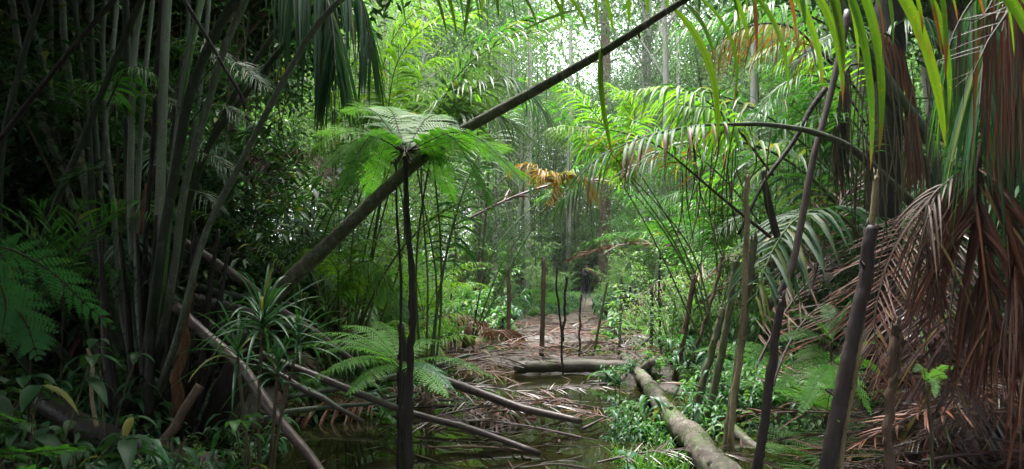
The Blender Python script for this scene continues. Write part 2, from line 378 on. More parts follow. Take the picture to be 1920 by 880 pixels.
# ================================================================== THE SETTING
def grid_sheet(xs, ys, fz):
    X, Y = np.meshgrid(xs, ys); Z = fz(X, Y)
    V = np.stack([X, Y, Z], -1).reshape(-1, 3); nx = len(xs); ny = len(ys)
    i = np.arange(ny-1)[:, None]*nx+np.arange(nx-1)[None]
    F = np.stack([i, i+1, i+nx+1, i+nx], -1); mb = MB(); mb.add(V, F); return mb
xs = np.unique(np.concatenate([np.linspace(-320, -16, 40), np.linspace(-16, 16, 330), np.linspace(16, 320, 40)]))
ys = np.unique(np.concatenate([np.linspace(-160, -4, 24), np.linspace(-4, 24, 290), np.linspace(24, 60, 60), np.linspace(60, 480, 40)]))
def groundmat():
    m, nt, N, L = mk('forest_floor_mud')
    geo = N.new('ShaderNodeNewGeometry'); p = geo.outputs['Position']
    n1 = noise(nt, 1.6, 6, p); n2 = noise(nt, 14, 6, p, .7); n3 = noise(nt, 60, 4, p)
    c = mixc(nt, ramp(nt, n2.outputs['Fac'], .35, .65), (.014, .01, .008), (.045, .032, .025))
    c = mixc(nt, ramp(nt, n1.outputs['Fac'], .5, .62), c, (.06, .043, .035))
    c = mixc(nt, ramp(nt, n3.outputs['Fac'], .6, .68), c, (.1, .07, .05))
    b = N.new('ShaderNodeBsdfPrincipled'); L.new(c, b.inputs['Base Color']); b.inputs['Specular IOR Level'].default_value = .5
    L.new(ramp(nt, n1.outputs['Fac'], .3, .75), b.inputs['Roughness'])
    mr = N.new('ShaderNodeMapRange'); mr.inputs['To Min'].default_value = .25; mr.inputs['To Max'].default_value = .75; L.new(n1.outputs['Fac'], mr.inputs['Value']); L.new(mr.outputs[0], b.inputs['Roughness'])
    bp = N.new('ShaderNodeBump'); bp.inputs['Strength'].default_value = .8; bp.inputs['Distance'].default_value = .04
    L.new(math_(nt, 'ADD', math_(nt, 'MULTIPLY', n2.outputs['Fac'], .6), math_(nt, 'MULTIPLY', n3.outputs['Fac'], .4)), bp.inputs['Height']); L.new(bp.outputs[0], b.inputs['Normal'])
    o = N.new('ShaderNodeOutputMaterial'); L.new(b.outputs[0], o.inputs[0]); return m
tag(grid_sheet(xs, ys, H).build('ground', groundmat()), kind='structure')
# trodden path beyond the clearing
def pathmat():
    m, nt, N, L = mk('trodden_clay'); geo = N.new('ShaderNodeNewGeometry'); n = noise(nt, 9, 5, geo.outputs['Position'])
    b = N.new('ShaderNodeBsdfPrincipled'); L.new(mixc(nt, ramp(nt, n.outputs['Fac'], .35, .65), (.035, .025, .018), (.12, .09, .062)), b.inputs['Base Color']); b.inputs['Roughness'].default_value = .8
    bp = N.new('ShaderNodeBump'); bp.inputs['Strength'].default_value = .7; bp.inputs['Distance'].default_value = .03; L.new(n.outputs['Fac'], bp.inputs['Height']); L.new(bp.outputs[0], b.inputs['Normal'])
    o = N.new('ShaderNodeOutputMaterial'); L.new(b.outputs[0], o.inputs[0]); return m
yy = np.linspace(17.5, 29, 90); uu = np.linspace(-1, 1, 9)
mb = MB(); wd = .26+.1*np.sin(yy*1.7)+.08*np.sin(yy*3.9+1)+.55*np.exp(-((yy-21)/3)**2)
pxx = path_x(yy)[:, None]+uu[None]*wd[:, None]; pyy = np.broadcast_to(yy[:, None], pxx.shape)
V = np.stack([pxx, pyy, H(pxx, pyy)+.03], -1).reshape(-1, 3)
i = np.arange(89)[:, None]*9+np.arange(8)[None]; mb.add(V, np.stack([i, i+1, i+10, i+9], -1))
tag(mb.build('path', pathmat()), kind='structure')
# standing water
def watermat():
    m, nt, N, L = mk('swamp_water'); geo = N.new('ShaderNodeNewGeometry'); p = geo.outputs['Position']
    n1 = noise(nt, 3.5, 4, p); n2 = noise(nt, 2.2, 2, p)
    c = mixc(nt, ramp(nt, n1.outputs['Fac'], .4, .65), (.008, .009, .004), (.018, .019, .005))
    b = N.new('ShaderNodeBsdfPrincipled'); L.new(c, b.inputs['Base Color']); b.inputs['Roughness'].default_value = .035; b.inputs['IOR'].default_value = 1.36
    b.inputs['Specular IOR Level'].default_value = .6
    bp = N.new('ShaderNodeBump'); bp.inputs['Strength'].default_value = .06; bp.inputs['Distance'].default_value = .05; L.new(n2.outputs['Fac'], bp.inputs['Height']); L.new(bp.outputs[0], b.inputs['Normal'])
    o = N.new('ShaderNodeOutputMaterial'); L.new(b.outputs[0], o.inputs[0]); return m
tag(grid_sheet(np.linspace(-5, 6.2, 40), np.linspace(2.2, 16, 40), lambda X, Y: X*0).build('water', watermat()), kind='structure')

# ================================================================== PLANT PROTOTYPES (first one of each kind is placed, the rest are copies)
HID = (0, -60, 0)
def stemleaves(mb, nst, h, spread, nl, Ls, Ws, droop=.4, segs=2, rstem=.006, mat=0, smat=1, prof='oval', fold=.35, el=(45, 88), lo=.15, upl=.2):
    tips = []
    for i in range(nst):
        az = RNG.uniform(0, 6.28); e = RNG.uniform(*el); hh = h*RNG.uniform(.55, 1.1)
        cv = arch(hh, e, RNG.uniform(5, 45), 10, az, (RNG.normal(0, spread*.15), RNG.normal(0, spread*.15), 0))
        if smat is not None: mb.tube(cv, np.linspace(rstem, rstem*.4, 10), 4, smat, .5, caps=False)
        u = RNG.uniform(lo, 1, nl)**.8*9; b = np.stack([np.interp(u, np.arange(10), cv[:, q]) for q in range(3)], 1)
        a = RNG.uniform(0, 6.28, nl); d = np.stack([np.cos(a), np.sin(a), RNG.normal(upl, .35, nl)], 1)
        b = b+d*RNG.uniform(0, .12, nl)[:, None]*h*.4*np.array([1, 1, .5])
        sd = np.cross(d, [0, 0, 1.])+RNG.normal(0, .25, (nl, 3))
        mb.rib(b, d, sd, RNG.uniform(.6, 1.15, nl)*Ls, RNG.uniform(.7, 1.1, nl)*Ws, droop, segs, prof, fold, RNG.random(nl), 0, mat)
        tips.append(cv[-1])
    return tips
def mk_shrub(label, leaf, nst=9, h=1.2, nl=60, Ls=.11, Ws=.045, droop=.4, segs=2, group=None, name='shrub', cat='shrub', **kw):
    t = thing(name, label, cat, HID, group); f = MB(); s = MB()
    st = RNG.bit_generator.state
    stemleaves(f, nst, h, h, nl, Ls, Ws, droop, segs, smat=None, **kw)
    RNG.bit_generator.state = st
    for i in range(max(3, nst)): s.tube(arch(h*.8, RNG.uniform(45, 88), 20, 8, RNG.uniform(0, 6.28)), [.008, .003], 4, 0, caps=False)
    for q in (f, s):
        q.v = [v+np.array(HID, np.float32) for v in q.v]
    f.build('foliage', M[leaf], t); s.build('stem', M['stem'], t); return t
def mk_palm(label, leaf, n=10, L=2.2, th=.6, nl=34, Lf=.5, W=.03, dead=2, segs=4, droop=.6, el=(35, 80), bend=(50, 110), a=(75, 35), deadleaf='dead', group=None, tr=.06, fold=.35, lift=15):
    t = thing('understory_palm', label, 'palm', HID, group)
    q = MB(); q.tube([np.array(HID)+(0, 0, -.2), np.array(HID)+(0, 0, th*.5), np.array(HID)+(0, 0, th)], [tr*1.2, tr, tr*.9], 8, 0, rough=.12); q.build('trunk', M['brown'], t)
    for i in range(n+dead):
        az = i*2.4+RNG.uniform(-.3, .3); isd = i >= n
        e = RNG.uniform(*el) if not isd else RNG.uniform(-10, 25)
        cv = arch(L*RNG.uniform(.75, 1.1), e, RNG.uniform(*bend) if not isd else 70, 16, az, np.array(HID)+(0, 0, th*RNG.uniform(.85, 1)))
        m_ = MB(); pinnate(m_, cv, nl, Lf, W, t0=.18, a0=a[0], a1=a[1], droop=droop, segs=segs, fold=fold, dry=[0, 0, .12] if not isd else 0, lift=lift if not isd else -20, r0=.012*L/2, miss=.03)
        m_.build('frond', [M[leaf] if not isd else M[deadleaf], M['rachis']], t)
    return t
def mk_fern(label, leaf, n=8, L=.8, th=.0, np_=16, m=9, el=(25, 65), bend=(40, 80), name='fern', group=None, segs=1, tr=.03, pw=.3):
    t = thing(name, label, 'fern', HID, group)
    if th > 0:
        q = MB(); q.tube([np.array(HID)+(0, 0, -.2), np.array(HID)+(0.02, 0, th*.5), np.array(HID)+(0, 0, th)], [tr*1.2, tr, tr], 7, 0, rough=.12); q.build('trunk', M['black'], t)
    for i in range(n):
        cv = arch(L*RNG.uniform(.8, 1.1), RNG.uniform(*el), RNG.uniform(*bend), 12, i*2.4+RNG.uniform(-.3, .3), np.array(HID)+(0, 0, th))
        q = MB(); fern(q, cv, np_, L*.3, m, L*.055, L*.024, segs=segs); q.build('frond', [M[leaf], M['rachis']], t)
    return t
def mk_tree(label, h=18, cr=4.5, nl=9000, Ls=.22, Ws=.1, tr=.16, leaf='tree', crz=.45, bark='palebark', group=None, ncl=42):
    t = thing('forest_tree', label, 'tree', HID, group); o = np.array(HID, float)
    tk = MB(); base = smoothline([o+(0, 0, -.5), o+(RNG.normal(0, .2), RNG.normal(0, .2), h*.4), o+(RNG.normal(0, .3), RNG.normal(0, .3), h*.95)], 16, .04*h*.1)
    tk.tube(base, np.linspace(tr, tr*.3, 16), 8, 0, rough=.04)
    cl = []
    for i in range(ncl):
        u = RNG.normal(0, 1, 3); u /= np.linalg.norm(u); r = RNG.uniform(.35, 1)**.6
        c = o+np.array([u[0]*cr*r, u[1]*cr*r, h*(1-crz*.5)+u[2]*h*crz*.5*r]); cl.append(c)
        if i % 2 == 0:
            zi = np.clip((c[2]-h*.12)/h, .2, .93)*15; b = np.array([np.interp(zi, np.arange(16), base[:, q]) for q in range(3)])
            tk.tube(smoothline([b, (b+c)/2+(0, 0, .3), c], 7, .08), np.linspace(tr*.28, .012, 7), 4, 0, caps=False)
    tk.build('trunk', M[bark], t)
    f = MB(); cl = np.array(cl); k = RNG.integers(0, ncl, nl); sc = cr*.2*RNG.uniform(.6, 1.3, ncl)
    off = RNG.normal(0, 1, (nl, 3))*sc[k][:, None]*np.array([1, 1, .55])
    d = off*.4/cr+RNG.normal(0, 1, (nl, 3))*np.array([1, 1, .4]); sd = np.cross(d, [0, 0, 1.])+RNG.normal(0, .3, (nl, 3))
    tone = RNG.random(ncl)[k]*.5+RNG.random(nl)*.5
    f.rib(cl[k]+off, d, sd, RNG.uniform(.6, 1.2, nl)*Ls, RNG.uniform(.7, 1.1, nl)*Ws, .3, 2, 'oval', 0, tone*.92, 0, 0)
    f.build('crown', M[leaf], t); return t
def mk_sapling(label, h=4.5, nl=260, Ls=.14, Ws=.05, leaf='shrub', group=None):
    t = thing('sapling', label, 'sapling', HID, group); o = np.array(HID, float)
    tk = MB(); cv = smoothline([o+(0, 0, -.1), o+(RNG.normal(0, .12), RNG.normal(0, .12), h*.5), o+(RNG.normal(0, .3), RNG.normal(0, .3), h)], 14, .03)
    tk.tube(cv, [.022, .015, .006], 6, 0); f = MB()
    for i in range(16):
        u = RNG.uniform(3.5, 13); b = np.array([np.interp(u, np.arange(14), cv[:, q]) for q in range(3)]); az = RNG.uniform(0, 6.28)
        br = arch(h*.2*RNG.uniform(.5, 1.2), RNG.uniform(10, 50), 40, 7, az, b); tk.tube(br, [.006, .002], 3, 0, caps=False)
        n = nl//16; uu = RNG.uniform(1, 6, n); bb = np.stack([np.interp(uu, np.arange(7), br[:, q]) for q in range(3)], 1); a = az+RNG.choice([-1, 1], n)*RNG.uniform(.5, 1.2, n)
        d = np.stack([np.cos(a), np.sin(a), RNG.normal(0, .2, n)], 1); sd = np.cross(d, [0, 0, 1.])+RNG.normal(0, .2, (n, 3))
        f.rib(bb, d, sd, Ls*RNG.uniform(.6, 1.1, n), Ws, .45, 2, 'oval', .35, RNG.random(n))
    tk.build('trunk', M['stem'], t); f.build('crown', M[leaf], t); return t
def mk_hang(label, n=26, h=3.5, group=None):
    t = thing('hanging_vines', label, 'vines', HID, group); return t

def where(x, y):
    px = 960+1280*x/max(y, .1)
    if x < path_x(y)-1: return 'on the pool side of the dark palm clump' if y < 14 and px < 760 else ('in the thicket left of the path' if y < 26 else 'far back left of the path')
    return 'in the tangle right of the stakes' if y < 14 else ('on the bank right of the path' if y < 26 else 'far back right of the path')
SHELF = {}
def place(kind, x, y, rz=None, sc=1.0, dz=0.0, label=None, grp=None, tilt=(0, 0)):
    """first use moves the prototype itself, later uses copy it"""
    protos = KIND[kind]; i = random.randrange(len(protos)); pr = protos[i]
    rz = random.uniform(0, 6.28) if rz is None else rz
    if 13 < y < 38.6 and kind not in ('tree', 'treefar', 'canopy'):      # the open line of the trail
        r_ = {'low': .12 if y < 29 else .35, 'fern': .45, 'shrub': 1.25, 'shrub_dark': 1.25, 'palm': 2.2, 'palm_far': 2.6, 'tallfern': 1.4}.get(kind, .95)*sc
        if kind == 'fern' and y > 24 and abs(x-.109*y) < .5: sc *= .45; r_ *= .45
        dx_ = x-.109*y
        if abs(dx_) < r_+.28: x = .109*y+math.copysign(r_+.28, dx_)
    if 38.6 <= y < 44 and kind in ('shrub', 'shrub_dark', 'sapling', 'under', 'palm', 'tallfern', 'palm_far') and abs(x-.109*y) < 1.5*sc+.4: y = max(y, 38.9+1.9*sc)
    loc = (x, y, g(x, y)+dz)
    zn = where(x, y)
    lb = label or f"{LBL[kind]} {zn}"; gr = grp or f"{GRP[kind]} {zn}"
    if not pr.get('_used'):
        pr['_used'] = 1; pr.location = loc; pr.rotation_euler = (tilt[0], tilt[1], rz); pr.scale = (sc,)*3; pr['label'] = lb; pr['group'] = gr; r = pr
    else: r = dup(pr, loc, rz, sc, lb, gr, tilt)
    if label and not grp and 'group' in r: del r['group']
    return r
KIND = {
 'tree': [mk_tree('x', 20, 4.6, 12000), mk_tree('x', 25, 5, 12000, crz=.5), mk_tree('x', 16, 3.6, 9000, crz=.6, leaf='shrub_pale', tr=.12)],
 'treefar': [mk_tree('x', 26, 6, 7000, .4, .2, .25, crz=.7, leaf='tree', ncl=60), mk_tree('x', 22, 5.5, 7000, .4, .2, .2, crz=.75, leaf='shrub_pale', ncl=60)],
 'canopy': [mk_tree('x', 14, 5, 15000, .34, .15, .17, crz=.55, leaf='shrub_dark', ncl=70, bark='brown')],  # dense dark-leaved kind, made to shade the foreground from above
 'under': [mk_tree('x', 9, 2.8, 11000, .15, .06, .06, crz=.92, leaf='tree', ncl=60, bark='brown'), mk_tree('x', 11, 3.2, 11000, .13, .055, .07, crz=.9, leaf='shrub_pale', ncl=60, bark='palebark'), mk_tree('x', 7, 2.4, 9000, .16, .055, .05, crz=.92, leaf='shrub', ncl=50, bark='brown')],
 'sapling': [mk_sapling('x', 4.5), mk_sapling('x', 3.5, 320, .11, .04, 'shrub_pale'), mk_sapling('x', 6, 420, .16, .06, 'shrub')],
 'shrub': [mk_shrub('x', 'shrub', 12, 1.4, 90, .12, .05), mk_shrub('x', 'shrub_pale', 14, 1.7, 95, .09, .035), mk_shrub('x', 'shrub', 10, 1.1, 70, .16, .05, .6), mk_shrub('x', 'shrub_pale', 12, 2.4, 110, .13, .05)],
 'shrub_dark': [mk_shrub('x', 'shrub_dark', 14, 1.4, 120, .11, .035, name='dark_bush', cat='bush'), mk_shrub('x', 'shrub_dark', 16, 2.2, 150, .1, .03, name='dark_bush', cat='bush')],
 'low': [mk_shrub('x', 'shrub', 7, .35, 22, .09, .04, .5, 3, name='low_plant', cat='plant'), mk_shrub('x', 'shrub_pale', 6, .3, 20, .08, .03, .5, 3, name='low_plant', cat='plant'), mk_shrub('x', 'strap', 8, .4, 18, .13, .03, .8, 3, name='narrow_leaf_seedling', cat='seedling', prof='lance')],
 'palm': [mk_palm('x', 'palm', 10, 2.4, .5), mk_palm('x', 'palm_lime', 9, 2.2, .9, 36, .5, .028), mk_palm('x', 'palm', 11, 2.8, 1.4, 40, .55, .03, 3), mk_palm('x', 'palm_lime', 8, 1.8, .3, 30, .42, .026, 1)],
 'palm_far': [mk_palm('x', 'palm', 9, 3, 1.4, 26, .6, .05, 2, 3), mk_palm('x', 'palm_lime', 9, 2.8, 2.2, 26, .6, .05, 2, 3)],
 'palm_dark': [mk_palm('x', 'palm_dark', 9, 2.6, .8, 36, .55, .032, 3, deadleaf='dead_dark')],
 'fern': [mk_fern('x', 'fern', 8, .9), mk_fern('x', 'fern_pale', 8, .8), mk_fern('x', 'fern', 10, 1.1, .35)],
 'tallfern': [mk_fern('x', 'fern', 9, 1.3, 1.3, 18, 10, name='tree_fern', tr=.04), mk_fern('x', 'fern_pale', 9, 1.2, 2.0, 18, 10, name='tree_fern', tr=.04)],
}
LBL = {'canopy': 'dense overhanging shade tree', 'under': 'leafy young tree clothed to the ground', 'tree': 'slender pale-trunked forest tree with small leaves', 'treefar': 'hazy broad-crowned forest tree', 'sapling': 'thin-stemmed leafy sapling', 'shrub': 'bushy green shrub', 'shrub_dark': 'shadowed dark green bush', 'low': 'small leafy ground plant', 'palm': 'bright green feather palm', 'palm_far': 'distant feather palm', 'palm_dark': 'shadowed dark feather palm', 'fern': 'lacy green ground fern', 'tallfern': 'short-trunked tree fern'}
GRP = {'canopy': 'overhanging trees', 'under': 'young leafy trees', 'tree': 'slender forest trees', 'treefar': 'hazy forest trees', 'sapling': 'saplings', 'shrub': 'green shrubs', 'shrub_dark': 'dark bushes', 'low': 'small ground plants', 'palm': 'feather palms', 'palm_far': 'distant palms', 'palm_dark': 'dark palms', 'fern': 'ground ferns', 'tallfern': 'tree ferns'}

def free(x, y, wid=1.1):
    """keeps plants off the pool, the clearing and the line of the path"""
    if y < 20: return not abs(x-.07*y) < 3.1
    return abs(x-path_x(y)) > wid
def xat(px, y): return (px-960)/1280*y
# --- far wall of forest
def scatter(kind, n, y0, y1, pw, sc=(.8, 1.25), wid=1.2, mind=0, sgn=0, edge=1.0, cond=None, **k):
    c = 0; tries = 0; used = []
    while c < n and tries < n*40:
        tries += 1
        y = y0+(y1-y0)*random.random()**pw
        x = random.uniform(-1, 1)*(y*.80*edge+2)
        if not free(x, y, wid): continue
        if cond and not cond(x, y): continue
        if mind and any((x-a)**2+(y-b)**2 < mind**2 for a, b in used): continue
        used.append((x, y)); place(kind, x, y, None, random.uniform(*sc), **k); c += 1
skygap = lambda x, y: abs(1280*x/y-100) > 20+1280*(2.9 if y > 42 else 1.9)/y
scatter('treefar', 80, 42, 105, 1, (.9, 1.35), 3, 2.5, cond=skygap)
scatter('under', 60, 20, 52, 1, (.7, 1.3), 2.4, 1.8, cond=skygap)
for (x, y, s) in [(2.6, 48, 1.0), (5.5, 47, 1.1), (8, 50, 1.2), (.5, 45, 1.0), (4.2, 52, 1.3), (1.5, 54, 1.3), (7, 56, 1.3), (-1.5, 50, 1.2), (3.2, 42.5, .6), (4.3, 43.5, .7), (5.6, 42.5, .6), (4.8, 46, .9), (3.4, 45, .8), (3.9, 58, 1.2), (5.2, 62, 1.3), (6.3, 45, .8)]: place('under', x, y, None, s)
scatter('tree', 56, 22, 58, 1, (.7, 1.15), 2.2, 2.5, cond=skygap)
scatter('palm_far', 26, 24, 50, 1, (.8, 1.3), 2.2, 2)
scatter('shrub', 50, 24, 50, 1, (1.2, 2.4), 1.3, .8)
scatter('sapling', 34, 18, 44, 1, (1, 1.9), 1.4, 1)
scatter('tallfern', 16, 17, 36, 1, (.9, 1.4), 1.5, 1)
# closing thicket behind the person
for i in range(26):
    y = random.uniform(42, 50); place('shrub', random.uniform(-4, 12), y, None, random.uniform(1.6, 2.6))
# --- middle ground
scatter('shrub', 54, 12, 26, .8, (.7, 1.5), 1.5, .6)
scatter('fern', 60, 11, 26, .8, (.7, 1.3), 1.2, .5)
scatter('sapling', 26, 11, 22, 1, (.7, 1.3), 1.6, .8)
scatter('palm', 16, 12, 26, 1, (.7, 1.2), 3.4, 1.5)
scatter('tallfern', 10, 11, 18, 1, (.7, 1.1), 1.8, 1)
# ================================================================== HERO PLANTS AND DEBRIS
def single(name, label, cat, pts, rad, mat, n=20, wob=.0, sides=10, var=.5, group=None, rough=.03, mb=None):
    mb = mb or MB(); cv = smoothline(pts, n, wob); mb.tube(cv, rad, sides, 0, var, rough=rough)
    o = mb.build(name, M[mat], None, cv[0]); return tag(o, label, cat, group)

# --- the big palm clump at the left: a fan of stalks out of one base
base = G(285, 800); base[2] = g(base[0], base[1])
clump = thing('palm_clump', 'dense clump of tall grey and green palm stalks fanning up from one dark base', 'palm', base)
ST = [  # (pixel polyline from the base up, depth base, depth top, width px, material)
 ([(150, 860), (60, 600), (0, 300), (-20, 250), (75, 0), (110, -120)], 0, 0, 0, None),
 ([(200, 790), (20, 640), (2, 320), (40, 120), (76, 0), (120, -150)], 5.6, 5.0, 15, 'stalk_dark'),
 ([(255, 800), (75, 600), (85, 440), (175, 215), (262, 0), (330, -150)], 5.6, 4.8, 17, 'stalk_dark'),
 ([(262, 800), (225, 600), (60, 180), (20, 0), (0, -120)], 6.4, 6.6, 17, 'stalk_grey'),
 ([(268, 800), (150, 440), (90, 150), (45, 0), (25, -120)], 6.5, 7, 16, 'stalk_dark'),
 ([(250, 800), (185, 500), (128, 130), (118, 0), (110, -140)], 6.2, 6.6, 18, 'stalk_grey'),
 ([(250, 800), (190, 560), (165, 240), (140, 0), (130, -130)], 6.2, 6.4, 15, 'stalk_dark'),
 ([(260, 800), (205, 560), (172, 130), (170, 0), (168, -140)], 6.3, 6.5, 18, 'stalk_dark'),
 ([(265, 800), (235, 620), (205, 330), (192, 100), (196, 0), (200, -130)], 6.2, 6.4, 13, 'stalk_grey'),
 ([(270, 800), (252, 560), (240, 300), (238, 120), (236, 0), (234, -140)], 6, 6, 19, 'stalk_dark'),
 ([(272, 800), (246, 440), (244, 220), (252, 80), (266, 0), (280, -140)], 5.9, 5.9, 17, 'stalk_pale'),
 ([(276, 800), (258, 560), (262, 300), (274, 110), (284, 0), (296, -150)], 5.9, 6, 13, 'stalk_pale'),
 ([(280, 800), (272, 520), (290, 230), (300, 0), (304, -130)], 5.7, 5.7, 12, 'black'),
 ([(292, 800), (290, 560), (302, 330), (308, 120), (315, 0), (322, -150)], 5.5, 5.5, 24, 'stalk_pale'),
 ([(298, 800), (300, 600), (322, 330), (352, 130), (378, 0), (405, -150)], 5.7, 5.7, 20, 'stalk_pale'),
 ([(300, 800), (305, 560), (330, 300), (362, 90), (372, 0), (385, -140)], 5.6, 5.6, 9, 'stalk_green'),
 ([(290, 800), (290, 560), (312, 400), (355, 190), (402, 70), (442, 0), (520, -130)], 5.3, 4.9, 25, 'stalk_dark'),
 ([(305, 800), (318, 560), (345, 360), (385, 210), (420, 90), (462, 0), (510, -130)], 5.4, 5.2, 19, 'stalk_grey'),
 ([(310, 800), (318, 600), (372, 320), (455, 185), (555, 60), (600, 0), (690, -110)], 5.8, 6.0, 17, 'stalk_dark'),
 ([(320, 800), (335, 620), (385, 440), (450, 310), (545, 130), (600, 40), (640, 0), (700, -60)], 5.1, 4.9, 17, 'stalk_grey'),
 ([(300, 800), (322, 600), (340, 430), (400, 260), (470, 130), (560, 0), (640, -110)], 6.3, 6.6, 15, 'stalk_dark'),
 ([(300, 800), (310, 640), (330, 480), (350, 330), (380, 150), (390, 0), (400, -110)], 6.5, 6.8, 13, 'stalk_grey'),
 ([(258, 800), (225, 560), (190, 400), (190, 300), (220, 0), (225, -110)], 6.6, 7, 14, 'stalk_grey'),
 ([(262, 800), (215, 700), (150, 560), (100, 300), (95, 0), (90, -120)], 6.9, 7.4, 15, 'stalk_dark'),
 ([(280, 800), (285, 600), (325, 250), (350, 60), (352, 0), (360, -130)], 6.9, 7.2, 14, 'stalk_dark'),
]
tips = []
for pts, Y0, Y1, wpx, mat in ST:
    if mat is None: continue
    w3 = PL(Y0, Y1, *pts); w3[0] = np.array([base[0]+(pts[0][0]-285)/1280*5.5, base[1]+(Y0-5.8)*.6, base[2]-.15])
    # thicker leaf base low down, then the stalk
    cv = smoothline(w3, 34, .006); r = wpx*.37/1280*np.mean([Y0, Y1])
    rr = r*np.interp(np.linspace(0, 1, 34), [0, .06, .18, .35, 1], [1.5, 1.5, 1.3, 1.0, .85])
    m_ = MB(); m_.tube(cv, rr, 12, 0, random.random(), rough=.012); m_.build('stalk', M[mat], clump); tips.append((cv[-1], cv[-1]-cv[-3]))
# fibrous spiny leaf bases
for k in range(11):
    x = 215+k*15+random.uniform(-6, 6); m_ = MB()
    pts = PL(5.5, 5.5, (285+(x-285)*.4, 810), (x, 700), (x+(x-285)*.25, 560), (x+(x-285)*.5, random.uniform(400, 480)))
    pts[0][2] = base[2]-.1
    cv = smoothline(pts, 14, .01); cv[:, 1] += random.uniform(-.25, .35)
    m_.tube(cv, np.linspace(.05, .012, 14), 9, 0, random.random(), rough=.1)
    b = cv[RNG.integers(0, 13, 90)]; d = RNG.normal(0, 1, (90, 3)); d[:, 2] = -abs(d[:, 2])*.6; d[:, 1] -= .6; d /= np.linalg.norm(d, axis=1)[:, None]
    m_.rib(b+d*.04, d, RNG.normal(0, 1, (90, 3)), RNG.uniform(.03, .2, 90), .004, .6, 3, 'strap', 0, RNG.random(90))
    m_.build('leaf_base', M['black'], clump)
m_ = MB(); cv = smoothline(PL(5.3, 5.3, (325, 800), (338, 690), (347, 590), (360, 512)), 30, .01); m_.tube(cv, [.035, .04, .032, .02], 9, rough=.2); m_.build('broken_stalk', M['orange'], clump)
m_ = MB(); cv = smoothline(PL(5.3, 5.4, (262, 440), (268, 390), (276, 345)), 8, .005); m_.tube(cv, [.012, .02, .008], 6, rough=.14); m_.build('broken_stalk', M['orange'], clump)
# feather blades above the frame, drooping from the stalk tips
for i, (p, d) in enumerate(tips):
    d = d/np.linalg.norm(d); out = np.array([p[0]-base[0]+random.uniform(-.6, .6), p[1]-base[1]+random.uniform(-1.2, .8), 0]); out /= np.linalg.norm(out)+1e-6
    cv = [p]; dirv = d.copy()
    for k in range(16):
        dirv = dirv+out*.07+np.array([0, 0, -.075]); dirv /= np.linalg.norm(dirv); cv.append(cv[-1]+dirv*.24)
    m_ = MB(); pinnate(m_, np.array(cv), 46, 1.0, .045, t0=.03, a0=70, a1=35, droop=.8, segs=4, fold=.3, r0=.03, hang=.15)
    m_.build('frond', [M['palm_dark'], M['rachis_d']], clump)
# the long dark blade hanging in front of the light, and small ones inside the clump
def wfrond(parent, leaf, Y0, Y1, pts, n, Lf, W, name='frond', rm='rachis_d', N=26, **k):
    m_ = MB(); pinnate(m_, smoothline(PL(Y0, Y1, *pts), N, .004), n, Lf, W, **k); return m_.build(name, [M[leaf], M[rm]], parent)
wfrond(clump, 'palm_dark', 6.2, 5.6, [(480, -120), (560, -70), (610, -10), (625, 60), (628, 120)], 44, .95, .042, t0=.1, a0=60, a1=18, droop=.6, hang=.55, r0=.02, fold=.4, segs=6)
wfrond(clump, 'palm_grey', 5.9, 5.7, [(560, -90), (600, -40), (612, 20), (610, 90)], 16, .8, .05, t0=.2, a0=40, a1=12, droop=.4, hang=.7, r0=.015, fold=.4, segs=6)
wfrond(clump, 'palm_dark', 6.8, 6.5, [(520, -110), (620, -80), (670, -20), (690, 50), (696, 110)], 40, .8, .035, t0=.1, a0=60, a1=20, droop=.6, hang=.5, r0=.02, fold=.4, segs=6)
wfrond(clump, 'palm', 5.4, 5.2, [(200, 200), (225, 150), (255, 125), (285, 135)], 16, .28, .03, t0=.1, a0=75, a1=30, droop=.7, hang=.25, r0=.008)
wfrond(clump, 'palm_dark', 5.0, 4.8, [(215, 330), (180, 320), (140, 330), (100, 370)], 18, .3, .018, t0=.1, a0=70, a1=30, droop=.3, r0=.006)
for q in range(20):
    x, y = random.uniform(20, 420), random.uniform(60, 560); s = random.choice((-1, 1))
    wfrond(clump, random.choice(('palm_dark', 'palm')), 6.0, 5.6, [(x, y+40), (x+s*30, y+5), (x+s*70, y), (x+s*115, y+30)], 24, .34, .014, t0=.1, a0=70, a1=30, droop=.4, r0=.005)

# yellow-green spiky seedling fan at the foot of the clump
for (x, y, d_, k) in [(60, 470, 4.6, 'palm_dark'), (120, 400, 5.0, 'palm')]:
    b = P(x, y+120, d_); t = thing('palm_seedling', {60: 'spiky dark palm seedling behind the blue-green fern', 120: 'yellow-green palm seedling fan low inside the dark clump'}[x], 'palm', (b[0], b[1], g(b[0], b[1])))
    for i in range(5):
        a = -1.1+i*.5; cv = arch(.9, 70, 60, 12, 0); cv = np.stack([cv[:, 0]*math.sin(a)*1.2, -cv[:, 0]*.4*math.cos(a), cv[:, 2]], 1)+np.array([b[0], b[1], b[2]-.1])
        cv = np.vstack([[[b[0], b[1], g(b[0], b[1])]], cv]); m_ = MB(); pinnate(m_, cv, 14, .26, .02, t0=.25, a0=60, a1=25, droop=.15, r0=.006); m_.build('frond', [M[k], M['rachis_d']], t)

# --- poles leaning and crossing in front of the clump
single('dead_stick', 'thin black dead stick slanting across the pale stalks', 'stick', PL(4.9, 4.7, (0, 262), (60, 180), (120, 112), (215, 0), (280, -90)), [.02, .018, .016], 'black', wob=.008)
single('dead_stick', 'crooked black twig hanging down over the green striped stalk', 'stick', PL(4.6, 4.6, (300, -60), (345, 0), (395, 78), (420, 125), (448, 172), (459, 205)), [.011, .014, .011, .013], 'black', wob=.004)

